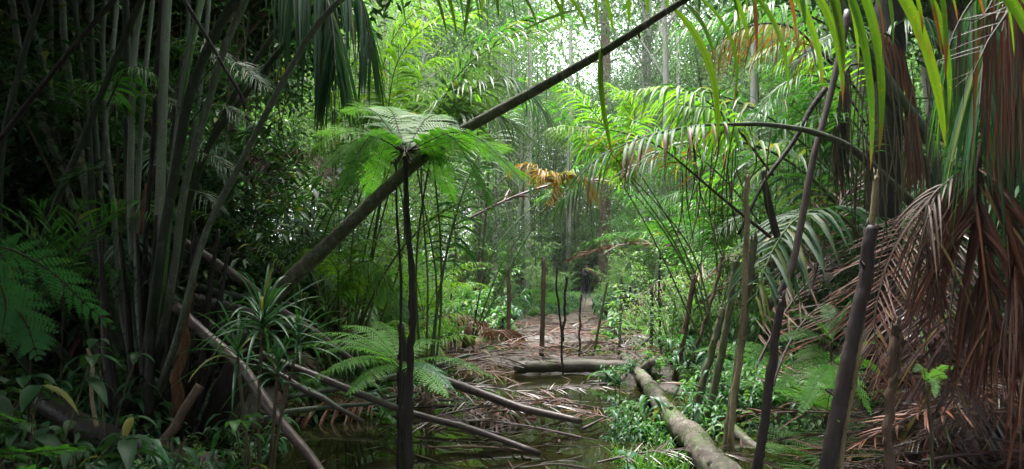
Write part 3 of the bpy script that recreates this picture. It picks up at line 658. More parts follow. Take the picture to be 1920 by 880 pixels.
# --- giant leaning frond stalk across the middle
gb = G(380, 872); gb = P(385, 872, 5.9)
gf = thing('leaning_palm_frond', 'giant dark green palm frond stalk leaning diagonally across the whole view', 'palm frond', (gb[0], gb[1], g(gb[0], gb[1])))
pts = PL(5.9, 4.9, (385, 872), (440, 720), (480, 622), (520, 550), (620, 455), (760, 322), (850, 256), (1000, 172))[:-1]+PL(4.95, 3.2, (1000, 172), (1130, 98), (1295, -6), (1420, -62))
rs = wr(pts, [62, 56, 42, 30, 27, 24, 22, 19, 16, 12, 9])
pts += [P(1560, -70, 2.75), P(1700, -70, 2.6), P(1860, -40, 2.45), P(2010, 40, 2.35)]; rs += [.01, .009, .008, .006]
cv = smoothline(pts, 90, .0); mm = MB(); mm.tube(cv, alongr(pts, rs, 90), 16, 0, .5, rough=.012); mm.build('rachis', M['diag'], gf)
mm = MB(); p0 = smoothline([pts[0]-(0.05, 0, .4), pts[0], pts[1], pts[2]], 16, .008); mm.tube(p0, [.17, .15, .14, .11], 14, 0, .3, rough=.05)
bb = p0[RNG.integers(1, 15, 120)]; dd_ = RNG.normal(0, 1, (120, 3)); dd_ /= np.linalg.norm(dd_, axis=1)[:, None]; mm.rib(bb+dd_*.11, dd_, RNG.normal(0, 1, (120, 3)), RNG.uniform(.03, .12, 120), .006, .4, 2, 'strap'); mm.build('stalk_base', M['black'], gf)
cvg = cv.copy()
mm = MB(); mm.tube(smoothline([P(1100, -48, 3.4), P(1000, -42, 3.45), P(880, -34, 3.5), P(790, -38, 3.6), P(600, -140, 4.2)], 20), [.012, .016, .02], 8); mm.build('rachis', M['diag'], gf)
HL = [ # base px, tip px, depth, width px, bend px, brown
 ((880, -30), (868, 75), 3.5, 12, 6, 0), ((905, -40), (903, 30), 3.5, 10, 2, 0), ((925, -30), (935, 35), 3.4, 10, 3, 0), ((1010, -40), (1060, 45), 3.3, 13, 8, .0),
 ((1060, -30), (1052, 50), 3.3, 11, -3, 0), ((1080, 20), (975, 60), 3.3, 9, 12, 0), ((1128, 88), (1150, 300), 3.25, 17, -14, .12), ((1105, -50), (1120, 60), 3.2, 10, 5, 0),
 ((1150, 60), (1120, -60), 3.2, 11, 4, 0), ((1180, 45), (1176, -60), 3.1, 12, 0, 0), ((1195, 60), (1200, 75), 3.1, 9, 0, .6), ((1215, 25), (1215, -60), 3.1, 12, -3, 0), ((1250, 18), (1258, -60), 3.0, 12, -3, 0),
 ((1262, 15), (1345, 270), 3.0, 19, 30, .05), ((1282, 5), (1338, 110), 3.0, 14, 16, .1), ((1340, -50), (1405, 88), 2.9, 15, 18, .14), ((1370, -50), (1478, 180), 2.9, 20, 36, .02),
 ((1435, -70), (1542, 165), 2.8, 23, 34, .12), ((1480, -70), (1580, 195), 2.8, 21, 32, .14), ((1535, -75), (1582, 140), 2.75, 25, 16, .05), ((1560, -75), (1632, 320), 2.7, 30, 30, .1), ((1585, -75), (1649, 285), 2.7, 24, 28, .12),
 ((1640, -75), (1772, 275), 2.6, 34, 34, .03), ((1700, -72), (1775, 250), 2.65, 20, 30, .04), ((1750, -65), (1772, 150), 2.6, 16, 10, .3), ((1840, -50), (1945, 110), 2.45, 50, 34, .0), ((1890, -35), (1990, 120), 2.4, 38, 20, 0),
 ((1305, -10), (1372, 210), 3.0, 9, 22, .2), ((830, -40), (857, 70), 3.6, 11, 2, 0), ((800, -40), (838, 68), 3.6, 10, 4, 0), ((960, -30), (1010, 60), 3.4, 9, 8, 0), ((1030, -30), (1103, 60), 3.3, 10, 14, 0),
]
for q_ in range(16):
    x_ = 1290+q_*38+random.uniform(-12, 12); HL.append(((x_, -75), (x_+random.uniform(20, 60), random.uniform(0, 130)), 2.95-q_*.03, random.uniform(8, 15), random.uniform(4, 16), random.choice((.1, .25, .5, 0))))
for (bp, tp, Y, wpx, bend, br) in HL:
    if bp[0] > 1000:
        pxs = 960+1280*cvg[:, 0]/(cvg[:, 1]*_c+(cvg[:, 2]-CAMZ)*_s); Y = float(cvg[np.argmin(abs(pxs-bp[0]))][1])
    A = P(*bp, Y); B = P(*tp, Y+random.uniform(-.12, .05)); dv = B-A; L = np.linalg.norm(dv)
    up = dv[2] > 0
    # leave sideways, then hang: put the bend in the curve
    d0 = dv/L+np.array([bend/wpx*0.25, 0, .28 if not up else 0]); 
    q = MB(); cu = dv/L-d0
    n_ = np.array([[random.uniform(-.5, .5), .8, 0]]); sd = np.cross(dv/L, [0, -1, 0])+np.array([0, random.uniform(-.5, .5), 0])
    t = np.linspace(0, 1, 15)[:, None]; sp = A+L*(d0*t+cu*t*t)
    T = np.gradient(sp, axis=0); T /= np.linalg.norm(T, axis=1)[:, None]; S = sd-T*(T@sd)[:, None]; S /= np.linalg.norm(S, axis=1)[:, None]; Nn = np.cross(S, T)
    w_ = (wpx*.72/1280*Y*.5)*np.interp(t[:, 0], [0, .1, .35, .75, .92, 1], [.3, .75, 1, .75, .4, .03])[:, None]
    wav = (1+.05*np.sin(np.arange(15)*2.1))[:, None]
    V = np.stack([sp-S*w_*wav+Nn*w_*.22, sp-S*w_*.5+Nn*w_*.16, sp, sp+S*w_*.5+Nn*w_*.16, sp+S*w_*wav+Nn*w_*.22], 1); idx = np.arange(75).reshape(15, 5)
    F = np.stack([idx[:-1, :-1], idx[:-1, 1:], idx[1:, 1:], idx[1:, :-1]], -1)
    dr = np.clip((t[:, 0]-(1-br))/.08, 0, 1) if br else t[:, 0]*0
    vb = random.random()*.55; q.add(V, F, 0, np.clip(np.tile([vb+.1, vb+.3, vb-.35, vb+.28, vb+.05], 15)+RNG.normal(0, .06, 75), 0, .92), np.clip(np.repeat(dr, 5)+(RNG.random(75) > .985)*.7, 0, 1)); q.build('leaflet', M['hero'], gf)

# --- slender tree fern in the middle
tb = P(764, 880, 4.65); tz = g(tb[0], tb[1])
tf = thing('tree_fern', 'slender tree fern with a thin black trunk and a flat lacy crown', 'tree fern', (tb[0], tb[1], tz))
pts = [np.array([tb[0], tb[1], tz-.15])]+PL(4.65, 4.65, (765, 850), (772, 600), (766, 430), (760, 292)); m_ = MB(); cv = smoothline(pts, 60, .006); m_.tube(cv, np.interp(np.linspace(0, 1, 60), [0, .2, .45, 1], [.046, .04, .026, .016]), 9, 0, .4, rough=.16); m_.build('trunk', M['black'], tf)
cr = P(760, 285, 4.65)
FR = [((560, 290), 40, 4.60, 'fern'), ((590, 330), 45, 4.00, 'fern'), ((640, 212), 40, 5.00, 'fern_pale'), ((715, 200), 30, 5.70, 'fern'), ((630, 375), 70, 4.20, 'fern'), ((1000, 340), 42, 4.60, 'fern'), ((965, 285), 25, 5.20, 'fern_pale'),
 ((1005, 365), 66, 4.10, 'fern'), ((930, 400), 80, 4.30, 'fern'), ((830, 215), 25, 5.70, 'fern'), ((900, 245), 25, 5.40, 'fern'), ((590, 255), 30, 5.20, 'fern_pale'), ((850, 380), 60, 5.30, 'fern'), ((690, 370), 60, 5.40, 'fern')]
for (tp, lf, Y, lm_) in FR:
    tip = P(*tp, Y); mid = (cr*.5+tip*.5)+np.array([0, 0, lf/1280*4.9]); q = MB(); cv = smoothline([cr, mid, tip], 16)
    L = np.linalg.norm(tip-cr); fern(q, cv, 24, max(.22, L*.27), 12, .036, .0155, t0=.12, droop=.2, segs=2, r0=.005, lift=3, roll=random.uniform(-15, 15)); q.build('frond', [M[lm_], M['rachis_d']], tf)
q = MB(); n = 40; a = RNG.uniform(0, 6.28, n); q.rib(cr+np.stack([np.cos(a), np.sin(a), a*0], 1)*.02, np.stack([np.cos(a)*.5, np.sin(a)*.5, RNG.uniform(-1, .6, n)], 1), RNG.normal(0, 1, (n, 3)), .1, .008, .2, 2, 'strap'); q.build('crown_scales', M['rachis_d'], tf)
single('thin_trunk', 'thin dark stem standing just beside the black tree fern trunk', 'stem', [np.array([P(748, 850, 5)[0], 5.0, g(P(748, 850, 5)[0], 5)-.1])]+PL(5.0, 5.2, (749, 760), (752, 600), (748, 430), (742, 300)), [.014, .012, .008], 'black', 30, .006, rough=.08)

# --- low fern with spreading fronds at the black stump behind the tree fern
sb = P(754, 700, 5.9); sz = g(sb[0], sb[1])
lf_ = thing('stump_fern', 'bright fern spreading wide over the pool from a black stump', 'fern', (sb[0], sb[1], sz))
m_ = MB(); cv = smoothline([np.array([sb[0], sb[1], sz-.1])]+PL(5.9, 5.9, (752, 700), (756, 650), (752, 606)), 16, .006); m_.tube(cv, [.03, .04, .045, .03], 9, rough=.15); m_.build('stump', M['black'], lf_)
c2 = P(752, 680, 5.85)
for (tp, lf, Y, k, L_) in [((938, 712), 50, 5.5, 'palm_lime', .2), ((590, 660), 40, 5.4, 'fern', .24), ((600, 700), 40, 5.0, 'fern', .24), ((640, 610), 55, 6.6, 'fern', .26), ((580, 625), 50, 6.3, 'palm_lime', .26), ((700, 600), 45, 7, 'fern', .26), ((830, 640), 45, 6.6, 'fern', .22), ((850, 730), 40, 5.2, 'fern_blue', .2), ((650, 740), 30, 5.1, 'fern', .24), ((840, 745), 30, 5.0, 'fern', .22), ((560, 720), 40, 5.1, 'fern', .24), ((560, 650), 55, 5.8, 'fern', .26), ((660, 640), 40, 6.0, 'palm_lime', .26)]:
    tip = P(*tp, Y); mid = (c2*.5+tip*.5)+np.array([0, 0, lf*.55/1280*5.2]); q = MB(); fern(q, smoothline([c2, mid, tip], 16), 22, L_*.7, 11, .034, .0155, t0=.12, droop=.3, r0=.005, lift=-5); q.build('frond', [M['fern' if k == 'palm_lime' else k], M['rachis']], lf_)

# --- near ferns at the lower left
def nearfern(label, root, fr, leaf, Lp, pl, pw, n=20, m=15, roll=55):
    rz = g(root[0], root[1]); t = thing('fern', label, 'fern', (root[0], root[1], rz)); ro = np.array([root[0], root[1], rz])
    for pts, Y0, Y1 in fr:
        P3 = PL(Y0, Y1, *pts); cv = smoothline(P3, 22); m_ = MB(); fern(m_, cv, n, Lp, m, pl, pw, t0=.02, droop=.12, segs=4, r0=.004, a=66, fold=.25, roll=roll); 
        m_.tube(smoothline([ro, (ro+P3[0])/2+np.array([0, 0, .1]), P3[0]], 10), [.008, .005], 6, 1, caps=False); m_.build('frond', [M[leaf], M['rachis_d']], t)
nearfern('dark blue-green fern with broad fronds arching in front of the clump', (-1.75, 1.9), [([(-60, 452), (20, 468), (90, 505), (150, 560), (212, 615)], 1.9, 2.1), ([(-70, 540), (0, 560), (45, 600), (72, 672)], 1.8, 1.95), ([(-90, 470), (-30, 500), (10, 560), (0, 640)], 1.7, 1.8)], 'fern_blue', .12, .02, .0085, 14, 13, 38)
nearfern('bright green fern tip poking in at the bottom corner below the dark fern', (-1.45, 1.0), [([(-60, 850), (20, 850), (90, 845), (168, 838)], 1.5, 1.5), ([(-60, 780), (-20, 775), (20, 785), (58, 795)], 1.5, 1.5), ([(-60, 900), (10, 890), (90, 885), (130, 905)], 1.4, 1.4)], 'palm', .08, .017, .008, 15, 10, 25)

# --- strap-leaved plant left of the pool
sp_ = P(492, 800, 4.7); sz = g(sp_[0], sp_[1]); sp_[2] = sz
st = thing('strap_leaf_plant', 'tall rosette plant with long grey-green strap leaves beside the pool', 'plant', sp_)
for k, (hx, hy, Y, nL, LL) in enumerate([(492, 610, 4.6, 44, .62), (560, 640, 4.75, 26, .5), (445, 670, 4.8, 24, .55), (520, 700, 4.5, 20, .42)]):
    hd = P(hx, hy, Y); m_ = MB(); m_.tube(smoothline([sp_+(random.uniform(-.05, .05), 0, 0), (sp_+hd)/2+(random.uniform(-.04, .04), 0, 0), hd], 12), [.014, .011], 7); m_.build('stem', M['stem'], st)
    a = np.linspace(0, 6.28*5, nL)+RNG.uniform(-.2, .2, nL); el = np.radians(np.linspace(80, 5, nL)+RNG.normal(0, 6, nL)); d = np.stack([np.cos(a)*np.cos(el), np.sin(a)*np.cos(el), np.sin(el)], 1)
    m_ = MB(); m_.rib(hd+np.array([0, 0, 1])*np.linspace(.07, -.05, nL)[:, None], d, np.cross(d, [0, 0, 1.])+RNG.normal(0, .1, (nL, 3)), LL*RNG.uniform(.7, 1.1, nL), .022, RNG.uniform(.2, .7, nL), 8, 'strap', .5, RNG.random(nL)); m_.build('leaves', M['strap'], st)
# broadleaf climber beside it
def leafy(name, label, cat, px, py, Y, hpx, n, Lp, Wp, leaf, stems=2, up=.1, spread=.15, group=None, droop=.5):
    b = P(px, py, Y); b[2] = g(b[0], b[1]); t = thing(name, label, cat, b, group); top = P(px, py-hpx, Y)
    s_ = MB(); f = MB()
    for i in range(stems):
        tp = np.array([b[0]+random.uniform(-1, 1)*spread, b[1]+random.uniform(-1, 1)*spread, max(top[2], b[2]+.08)*random.uniform(.8, 1.0)]); cv = smoothline([b, (b+tp)/2+RNG.normal(0, .03, 3), tp], 10); s_.tube(cv, [.007, .003], 5)
        m = n//stems; u = RNG.uniform(2, 9, m); u[:3] = 9; bb = np.stack([np.interp(u, np.arange(10), cv[:, q]) for q in range(3)], 1); a = np.arange(m)*2.4+RNG.uniform(0, .5, m); d = np.stack([np.cos(a), np.sin(a), RNG.normal(up, .2, m)], 1)
        f.rib(bb, d, np.cross(d, [0, 0, 1.])+RNG.normal(0, .15, (m, 3)), Lp*RNG.uniform(.6, 1.1, m), Wp*RNG.uniform(.8, 1.1, m), droop, 6, 'oval', .35, RNG.random(m))
    s_.build('stem', M['stem'], t); f.build('leaves', M[leaf], t); return t
leafy('leafy_plant', 'climbing plant with rounded bright leaves under the strap leaves', 'plant', 478, 860, 4.3, 110, 22, .12, .06, 'shrub', 3)
leafy('leafy_plant', 'broad-leaved seedling with large drooping leaves at the foot of the clump', 'plant', 215, 890, 3.6, 115, 10, .27, .085, 'shrub_dark', 1, .2)
leafy('leafy_plant', 'dark oval-leaved seedling beside the pale twig below the fern', 'plant', 205, 720, 4.6, 100, 9, .13, .07, 'shrub_dark', 2)
leafy('leafy_plant', 'dark tangle of oval leaves under the blue-green fern', 'plant', 60, 800, 3.6, 130, 40, .2, .08, 'shrub_dark', 6, 0, .35)
leafy('leafy_plant', 'low dark leafy plant at the bottom edge before the short stub', 'plant', 130, 890, 3.9, 120, 36, .16, .07, 'shrub_dark', 6, 0, .4)
single('twig', 'pale knobby upright twig with a bent top under the dark fern', 'twig', [P(182, 800, 4.4)]+PL(4.4, 4.4, (178, 775), (172, 720), (174, 680), (164, 650)), [.014, .011, .012, .01], 'tan', 16, .006, rough=.1)

# --- fallen frond poles
POLE = [
 ('purple-grey fallen pole sloping down from the clump to the strap-leaf plant', [(300, 420), (340, 452), (420, 505), (500, 565), (590, 625), (680, 690)], 6.0, 6.8, [.045, .04, .03], 'stalk_purple'),
 ('long purple pole sloping from the clump down to the bottom edge', [(330, 575), (355, 600), (440, 680), (520, 790), (590, 880), (640, 950)], 5.5, 4.6, [.042, .038, .035], 'stalk_purple'),
 ('long pinkish pole crossing the pool in front of the tree fern', [(380, 600), (480, 660), (600, 705), (755, 768), (880, 805), (1010, 852)], 6.4, 5.35, [.034, .032, .024], 'stalk_purple'),
 ('moss-spotted pole lying across the pool behind the tree fern', [(640, 640), (720, 672), (805, 705), (955, 757), (1085, 795)], 7.4, 6.0, [.05, .045, .03], 'stalk_purple'),
 ('dark thick pole lying nearly level behind the clump base', [(350, 560), (400, 572), (460, 590), (560, 625)], 6.5, 6.9, [.07, .07, .05], 'black'),
 ('dark slim pole lying above the thick one behind the clump', [(370, 540), (420, 550), (500, 565), (560, 575)], 6.9, 7.2, [.045, .04, .03], 'stalk_dark'),
 ('grey pole half sunk along the far side of the pool', [(540, 745), (640, 728), (760, 700), (880, 665)], 6.9, 7.6, [.03, .026, .02], 'stalk_grey'),
 ('slender dark pole sinking into the pool beside the strap leaves', [(500, 690), (560, 725), (600, 745), (680, 790)], 5.8, 5.7, [.025, .022, .018], 'stalk_purple'),
 ('grey slim pole under the slender dark one', [(460, 795), (560, 770), (650, 760), (740, 750)], 5.6, 6.2, [.02, .02, .015], 'stalk_grey'),
 ('black rotten trunk lying along the bottom edge below the clump', [(60, 740), (150, 790), (230, 830), (340, 880)], 4.9, 4.4, [.07, .075, .06], 'black'),
 ('thin pole leaning behind the orange broken stalk', [(345, 600), (420, 640), (470, 665), (560, 700)], 6.2, 6.6, [.02, .018, .014], 'black'),
 ('short bare brown pole propped against the black stalk base', [(296, 850), (330, 795), (374, 727)], 4.5, 4.6, [.034, .03, .03], 'brown'),
]
for lb, pts, Y0, Y1, rr, mt in POLE:
    p3 = PL(Y0, Y1, *pts)
    single('fallen_pole' , lb, 'pole', p3, rr, mt, 26, .008, 9, random.random(), rough=.04)

for k in range(16):
    px_ = random.uniform(380, 1120); py_ = random.uniform(720, 880); p_ = G(px_, py_, .03); a_ = random.uniform(-.7, .7)+random.choice((0, 3.14)); L_ = random.uniform(.5, 1.4); e_ = p_+np.array([math.cos(a_)*L_, math.sin(a_)*L_, random.uniform(0, .12)])
    single('fallen_stick', 'thin fallen stick lying in the wet leaf debris of the pool', 'stick', [p_, (p_+e_)/2+(0, 0, .02), e_], [random.uniform(.006, .018), .005], random.choice(('stalk_purple', 'black', 'brown')), 12, .012, 6, random.random(), 'thin sticks in the pool debris')

# --- the mossy log, its level neighbour and the stub
def logmesh(pts, rr, n=60, rough=.03, knots=0):
    q = MB(); cv = smoothline(pts, n, .01); r = np.interp(np.linspace(0, 1, n), np.linspace(0, 1, len(rr)), rr); q.tube(cv, r*(1+.06*np.sin(np.arange(n)*.31+1)+.04*np.sin(np.arange(n)*.83)), 26, 0, .5, rough=rough)
    for k in range(knots):
        i = random.randint(5, n-5); d = RNG.normal(0, 1, 3); d[2] = abs(d[2]); d /= np.linalg.norm(d); q.tube([cv[i], cv[i]+d*r[i]*1.25], [r[i]*.4, r[i]*.2], 8, 0, .3)
    return q
Lg = [G(1175, 676, .1)+(0, .3, 0), G(1192, 690, .12), G(1222, 735, .14), G(1262, 785, .14), G(1305, 830, .13), G(1348, 878, .12), G(1390, 930, .1), G(1430, 985, .08)]
q = logmesh(Lg, [.07, .075, .075, .08, .09, .1, .108, .11], 140, .045, knots=9)
lg = tag(q.build('fallen_log', M['log'], None, Lg[0]), 'long mossy grey log lying along the pool with patches of bright moss', 'log')
lg['_o'] = [float(v_) for v_ in Lg[0]]
lc = smoothline(Lg, 140); n_ = 5200; k_ = RNG.integers(6, 132, n_); lr = np.interp(k_, np.linspace(0, 139, 8), [.07, .075, .075, .08, .09, .1, .108, .11]); an_ = RNG.normal(.15, .75, n_)
kp = (hnoise(k_*.09, an_*1.2, 2.5) > .02); k_, lr, an_ = k_[kp], lr[kp], an_[kp]; n_ = len(k_); nn_ = np.stack([np.sin(an_), np.zeros(n_), np.cos(an_)], 1)
mm = MB(); mm.rib(lc[k_]+nn_*(lr*1.0)[:, None]+RNG.normal(0, .006, (n_, 3)), nn_+RNG.normal(0, .6, (n_, 3)), RNG.normal(0, 1, (n_, 3)), RNG.uniform(.006, .03, n_), .007, .3, 1, 'strap', 0, RNG.random(n_)*.9); mm.build('moss', M['moss'], lg)
q = logmesh([G(965, 690, .1), G(1060, 687, .1), G(1150, 688, .11), G(1205, 690, .12)], [.075, .09, .085, .09], 40, knots=2); tag(q.build('fallen_log', M['log2'], None, G(965, 690, .1)), 'smooth grey log lying level across the far end of the pool', 'log')
q = logmesh([G(1205, 697, .14), G(1222, 684, .32)+(0, 0, .05)], [.06, .045], 8); tag(q.build('log_stub', M['log2'], None, G(1205, 697, .14)), 'short forked stub sticking up where the two logs meet', 'stub')
q = logmesh([P(1215, 688, 10.1), P(1300, 690, 10.0), P(1380, 705, 9.8)], [.035, .03, .02], 16); tag(q.build('fallen_log', M['darkstake'], None, P(1215, 688, 10.1)), 'thin dark log lying past the junction of the two big logs', 'log')
q = logmesh([P(1368, 800, 6.2), P(1400, 830, 5.9), P(1440, 858, 5.6)], [.05, .045, .035], 16); tag(q.build('fallen_log', M['log'], None, P(1368, 800, 6.2)), 'short mossy branch in the wet ground between the stakes', 'log')
q = logmesh([G(885, 668, .1), G(893, 640, .16), G(905, 612, .3), P(915, 585, 17)], [.13, .12, .1, .06], 20, .06, 2); tag(q.build('fallen_log', M['brown'], None, G(885, 668, .1)), 'brown log pointing away from us on the muddy clearing', 'log')
# upturned root plate by the clearing
rp = G(925, 640, .0); t = thing('root_plate', 'dark upturned root mass on the left side of the clearing', 'root', (rp[0], rp[1], g(rp[0], rp[1])))
m_ = MB()
for i in range(26):
    a = RNG.normal(0, 1, 3); a[2] = abs(a[2]); a /= np.linalg.norm(a); m_.tube(smoothline([rp, rp+a*.25+RNG.normal(0, .05, 3), rp+a*RNG.uniform(.35, .6)+RNG.normal(0, .08, 3)], 7), [.06, .035, .01], 6, 0, rough=.1)
m_.build('roots', M['black'], t)
for (px, py, Y, s, lb) in [(1180, 560, 17, 1.2, 'dark rotten stump in the ferns beside the path'), (985, 572, 23, 1.0, 'reddish broken stump at the far side of the clearing')]:
    b = P(px, py, Y); z = g(b[0], b[1]); t = thing('rotten_stump', lb, 'stump', (b[0], b[1], z)); m_ = MB()
    for i in range(16):
        a = i*.39; rr_ = .16*s; m_.tube(smoothline([np.array([b[0]+math.cos(a)*rr_*1.3, b[1]+math.sin(a)*rr_*1.3, z-.1]), np.array([b[0]+math.cos(a)*rr_, b[1]+math.sin(a)*rr_, z+.3*s]), np.array([b[0]+math.cos(a)*rr_*.9+random.uniform(-.1, .1), b[1]+math.sin(a)*rr_, z+random.uniform(.4, .85)*s])], 7), [.08*s, .06*s, .02*s], 6, 0, rough=.12)
    m_.build('splintered_wood', M['black'], t)

# --- upright stakes and stems
SK = [ # label, pixel line bottom->top, width px, material
 ('thin brown stake standing alone on the left of the clearing', [(952, 655), (954, 580), (953, 505)], 8, 'brown', 0),
 ('straight brown stake rising behind the level log', [(1015, 682), (1018, 590), (1019, 488)], 9, 'brown', 0),
 ('black crooked sapling stem at the end of the level log', [(1056, 700), (1053, 630), (1046, 560), (1043, 505)], 4, 'black', .01),
 ('thin black stem beside the crooked one in the clearing', [(1055, 640), (1059, 580), (1062, 520)], 5, 'black', .01),
 ('hair-thin grey stem in front of the pale path', [(1086, 676), (1088, 620), (1089, 555)], 4, 'darkstake', .01),
 ('leaning greenish stick crossing the pale path', [(1109, 678), (1124, 610), (1139, 528)], 5, 'stake', 0),
 ('slim mottled stem with leaves at its top beyond the log junction', [(1161, 678), (1163, 600), (1167, 520)], 5, 'stake', .008),
 ('dark straight stake rising above the thin dark log', [(1221, 675), (1222, 610), (1222, 543)], 7, 'darkstake', 0),
 ('black thin stem just beyond the dark straight stake', [(1240, 680), (1237, 600), (1236, 480)], 4, 'black', .01),
 ('mottled thin pole with side leaves to the right of the dark stake', [(1253, 672), (1258, 580), (1266, 520), (1274, 440)], 6, 'stake', .01),
 ('leaning brown stake above the mossy log', [(1264, 722), (1282, 630), (1302, 522)], 11, 'brown', 0),
 ('long thin brown pole leaning towards the palm', [(1287, 722), (1310, 640), (1340, 540), (1356, 480)], 7, 'brown', .01),
 ('short greenish stake leaning beside the log, top cut off', [(1303, 775), (1325, 690), (1356, 578)], 14, 'stake', 0),
 ('tall greenish stake leaning beside the shorter one', [(1323, 798), (1348, 690), (1382, 488)], 14, 'stake', 0),
 ('tall grey stake with a slanted cut top crossing the tan stem', [(1360, 845), (1388, 660), (1415, 445)], 15, 'stake', 0),
 ('knobby tan sapling stem between the leaning stakes', [(1370, 855), (1375, 760), (1388, 660), (1396, 540), (1401, 440), (1402, 330)], 11, 'tan', .008),
 ('dark purple stake with a pointed top in the wet ground', [(1418, 900), (1440, 740), (1465, 562)], 17, 'darkstake', 0),
 ('thickest black stake leaning up to the arching stalk', [(1548, 900), (1585, 700), (1618, 540), (1634, 425)], 27, 'darkstake', 0),
 ('mossy tan stem close behind the thickest black stake', [(1574, 890), (1590, 780), (1608, 640), (1628, 500), (1640, 330)], 11, 'tan', .01),
 ('knobby reddish branch standing up from the heap of dead leaves', [(1672, 900), (1668, 790), (1670, 700), (1678, 610)], 17, 'brown', .012),
 ('forked reddish twig leaning on the knobby branch', [(1672, 730), (1684, 680), (1688, 612)], 9, 'brown', .006),
]
for lb, pts, wpx, mt, wob in SK:
    b = G(*pts[0], .02); Y = min(b[1], 12.5)
    if pts[0][1] > 880: Y = 4.75
    if lb.startswith('knobby red') or lb.startswith('forked'): Y = 4.5
    p3 = PL(Y, Y+.02, *pts); p3 = [p3[0]-(0, 0, .15)]+p3
    r = wpx*.5/1280*Y
    mb_ = MB(); cvs = smoothline(p3, 60, max(wob, .004)); rad_ = np.full(60, r); rad_[RNG.integers(6, 56, 6)] *= 1.1; mb_.tube(cvs, rad_*np.linspace(1.08, .88, 60), 10, 0, random.random(), rough=.06)
    for q_ in range(3 if r > .02 else 2):
        k_ = random.randint(20, 56); d_ = np.array([random.uniform(-1, 1), random.uniform(-1, .3), random.uniform(.2, 1)]); d_ /= np.linalg.norm(d_); mb_.tube([cvs[k_], cvs[k_]+d_*r*2.2, cvs[k_]+d_*random.uniform(.05, .16)+(0, 0, .02)], [r*.35, r*.22, r*.1], 5, 0)
    for q_ in range(4):
        a_ = q_*1.6; o_ = np.array([math.cos(a_), math.sin(a_), 0])*r*.6; mb_.tube([cvs[-2]+o_, cvs[-1]+o_+(0, 0, random.uniform(.01, .07))], [r*.4, r*.08], 5, 0)
    nm_ = 'stake' if mt in ('stake', 'darkstake') or wob == 0 else 'bare_stem'; tag(mb_.build(nm_, M[mt], None, cvs[0]), lb, 'stake' if wob == 0 else 'stem')

# --- palm behind the stakes, at the right: dark trunk, arching and broken fronds
rb_ = P(1650, 800, 6.6); rz_ = g(rb_[0], rb_[1])
rp = thing('shaggy_palm', 'shaggy dark-trunked palm with arching green and hanging brown fronds', 'palm', (rb_[0], rb_[1], rz_))
m_ = MB(); m_.tube(smoothline([np.array([rb_[0], rb_[1], rz_-.3])]+PL(6.6, 6.9, (1650, 640), (1655, 400), (1665, 150), (1668, -60)), 40, .01), [.2, .17, .15, .14, .13], 14, 0, rough=.08); m_.build('trunk', M['black'], rp)
def stalk(parent, pts, Y0, Y1, r, mat, n=30, name='stalk'):
    m_ = MB(); m_.tube(smoothline(PL(Y0, Y1, *pts), n, .003), r, 12, 0, random.random(), rough=.02); m_.build(name, M[mat], parent)
stalk(rp, [(1718, 390), (1660, 335), (1600, 280), (1530, 250), (1440, 234), (1375, 233)], 6.0, 5.0, [.04, .034, .022, .015], 'stalk_grey')
stalk(rp, [(1775, 400), (1760, 330), (1735, 250), (1690, 185), (1620, 80), (1560, -20)], 6.2, 5.8, [.05, .04, .035, .03], 'stalk_grey')
stalk(rp, [(1765, 480), (1745, 340), (1700, 250), (1650, 160), (1600, 60)], 6.5, 6.4, [.04, .035, .03], 'stalk_dark')
stalk(rp, [(1440, 580), (1478, 520), (1500, 430), (1525, 300), (1552, 200), (1582, 70), (1590, 20)], 5.4, 5.6, [.026, .028, .026, .03], 'stalk_purple')
stalk(rp, [(1385, 440), (1402, 400), (1440, 330), (1490, 262), (1520, 205), (1548, 165)], 5.6, 5.9, [.014, .016, .022, .026], 'black')
stalk(rp, [(1460, 450), (1440, 380), (1432, 320)], 5.8, 5.9, [.03, .034, .02], 'black')
AF = dict(segs=5, fold=.35)
wfrond(rp, 'palm', 5.0, 4.4, [(1375, 233), (1300, 238), (1200, 262), (1120, 300), (1055, 372)], 34, 0.437, 0.030, t0=.05, a0=65, a1=22, droop=.75, dry=[.55, .5, .35, .3], r0=.012, lift=10, rm='rachis', **AF)
wfrond(rp, 'palm', 5.6, 5.1, [(1445, 445), (1340, 360), (1250, 285), (1200, 258), (1150, 245), (1095, 235)], 29, 0.414, 0.028, t0=.45, a0=65, a1=25, droop=.5, dry=[.8, .6, .45, .4], r0=.014, lift=15, **AF)
wfrond(rp, 'palm_lime', 6.0, 5.6, [(1450, 330), (1400, 262), (1355, 213), (1300, 175), (1240, 162), (1180, 172)], 34, 0.483, 0.033, t0=.25, a0=70, a1=30, droop=.8, hang=.2, dry=[.3, .1, .05], r0=.012, **AF)
wfrond(rp, 'palm_lime', 5.7, 5.5, [(1400, 262), (1360, 220), (1320, 200), (1270, 196)], 25, 0.414, 0.033, t0=.1, a0=70, a1=30, droop=.9, hang=.3, r0=.01, **AF)
wfrond(rp, 'palm_yellow', 6.3, 6.2, [(1560, 120), (1500, 60), (1440, 45), (1380, 60), (1330, 100)], 36, .42, .02, t0=.1, a0=70, a1=30, droop=.9, hang=.35, dry=[.6, .4, .2], r0=.014, **AF)
wfrond(rp, 'palm', 6.6, 6.2, [(1580, 60), (1480, 15), (1400, 15), (1330, 40), (1260, 60)], 40, .5, .026, t0=.1, a0=70, a1=30, droop=.7, hang=.1, r0=.014, **AF)
wfrond(rp, 'palm_lime', 7.0, 6.4, [(1620, 190), (1560, 110), (1500, 80), (1450, 90), (1400, 130)], 34, .5, .025, t0=.1, a0=75, a1=30, droop=.5, r0=.014, **AF)
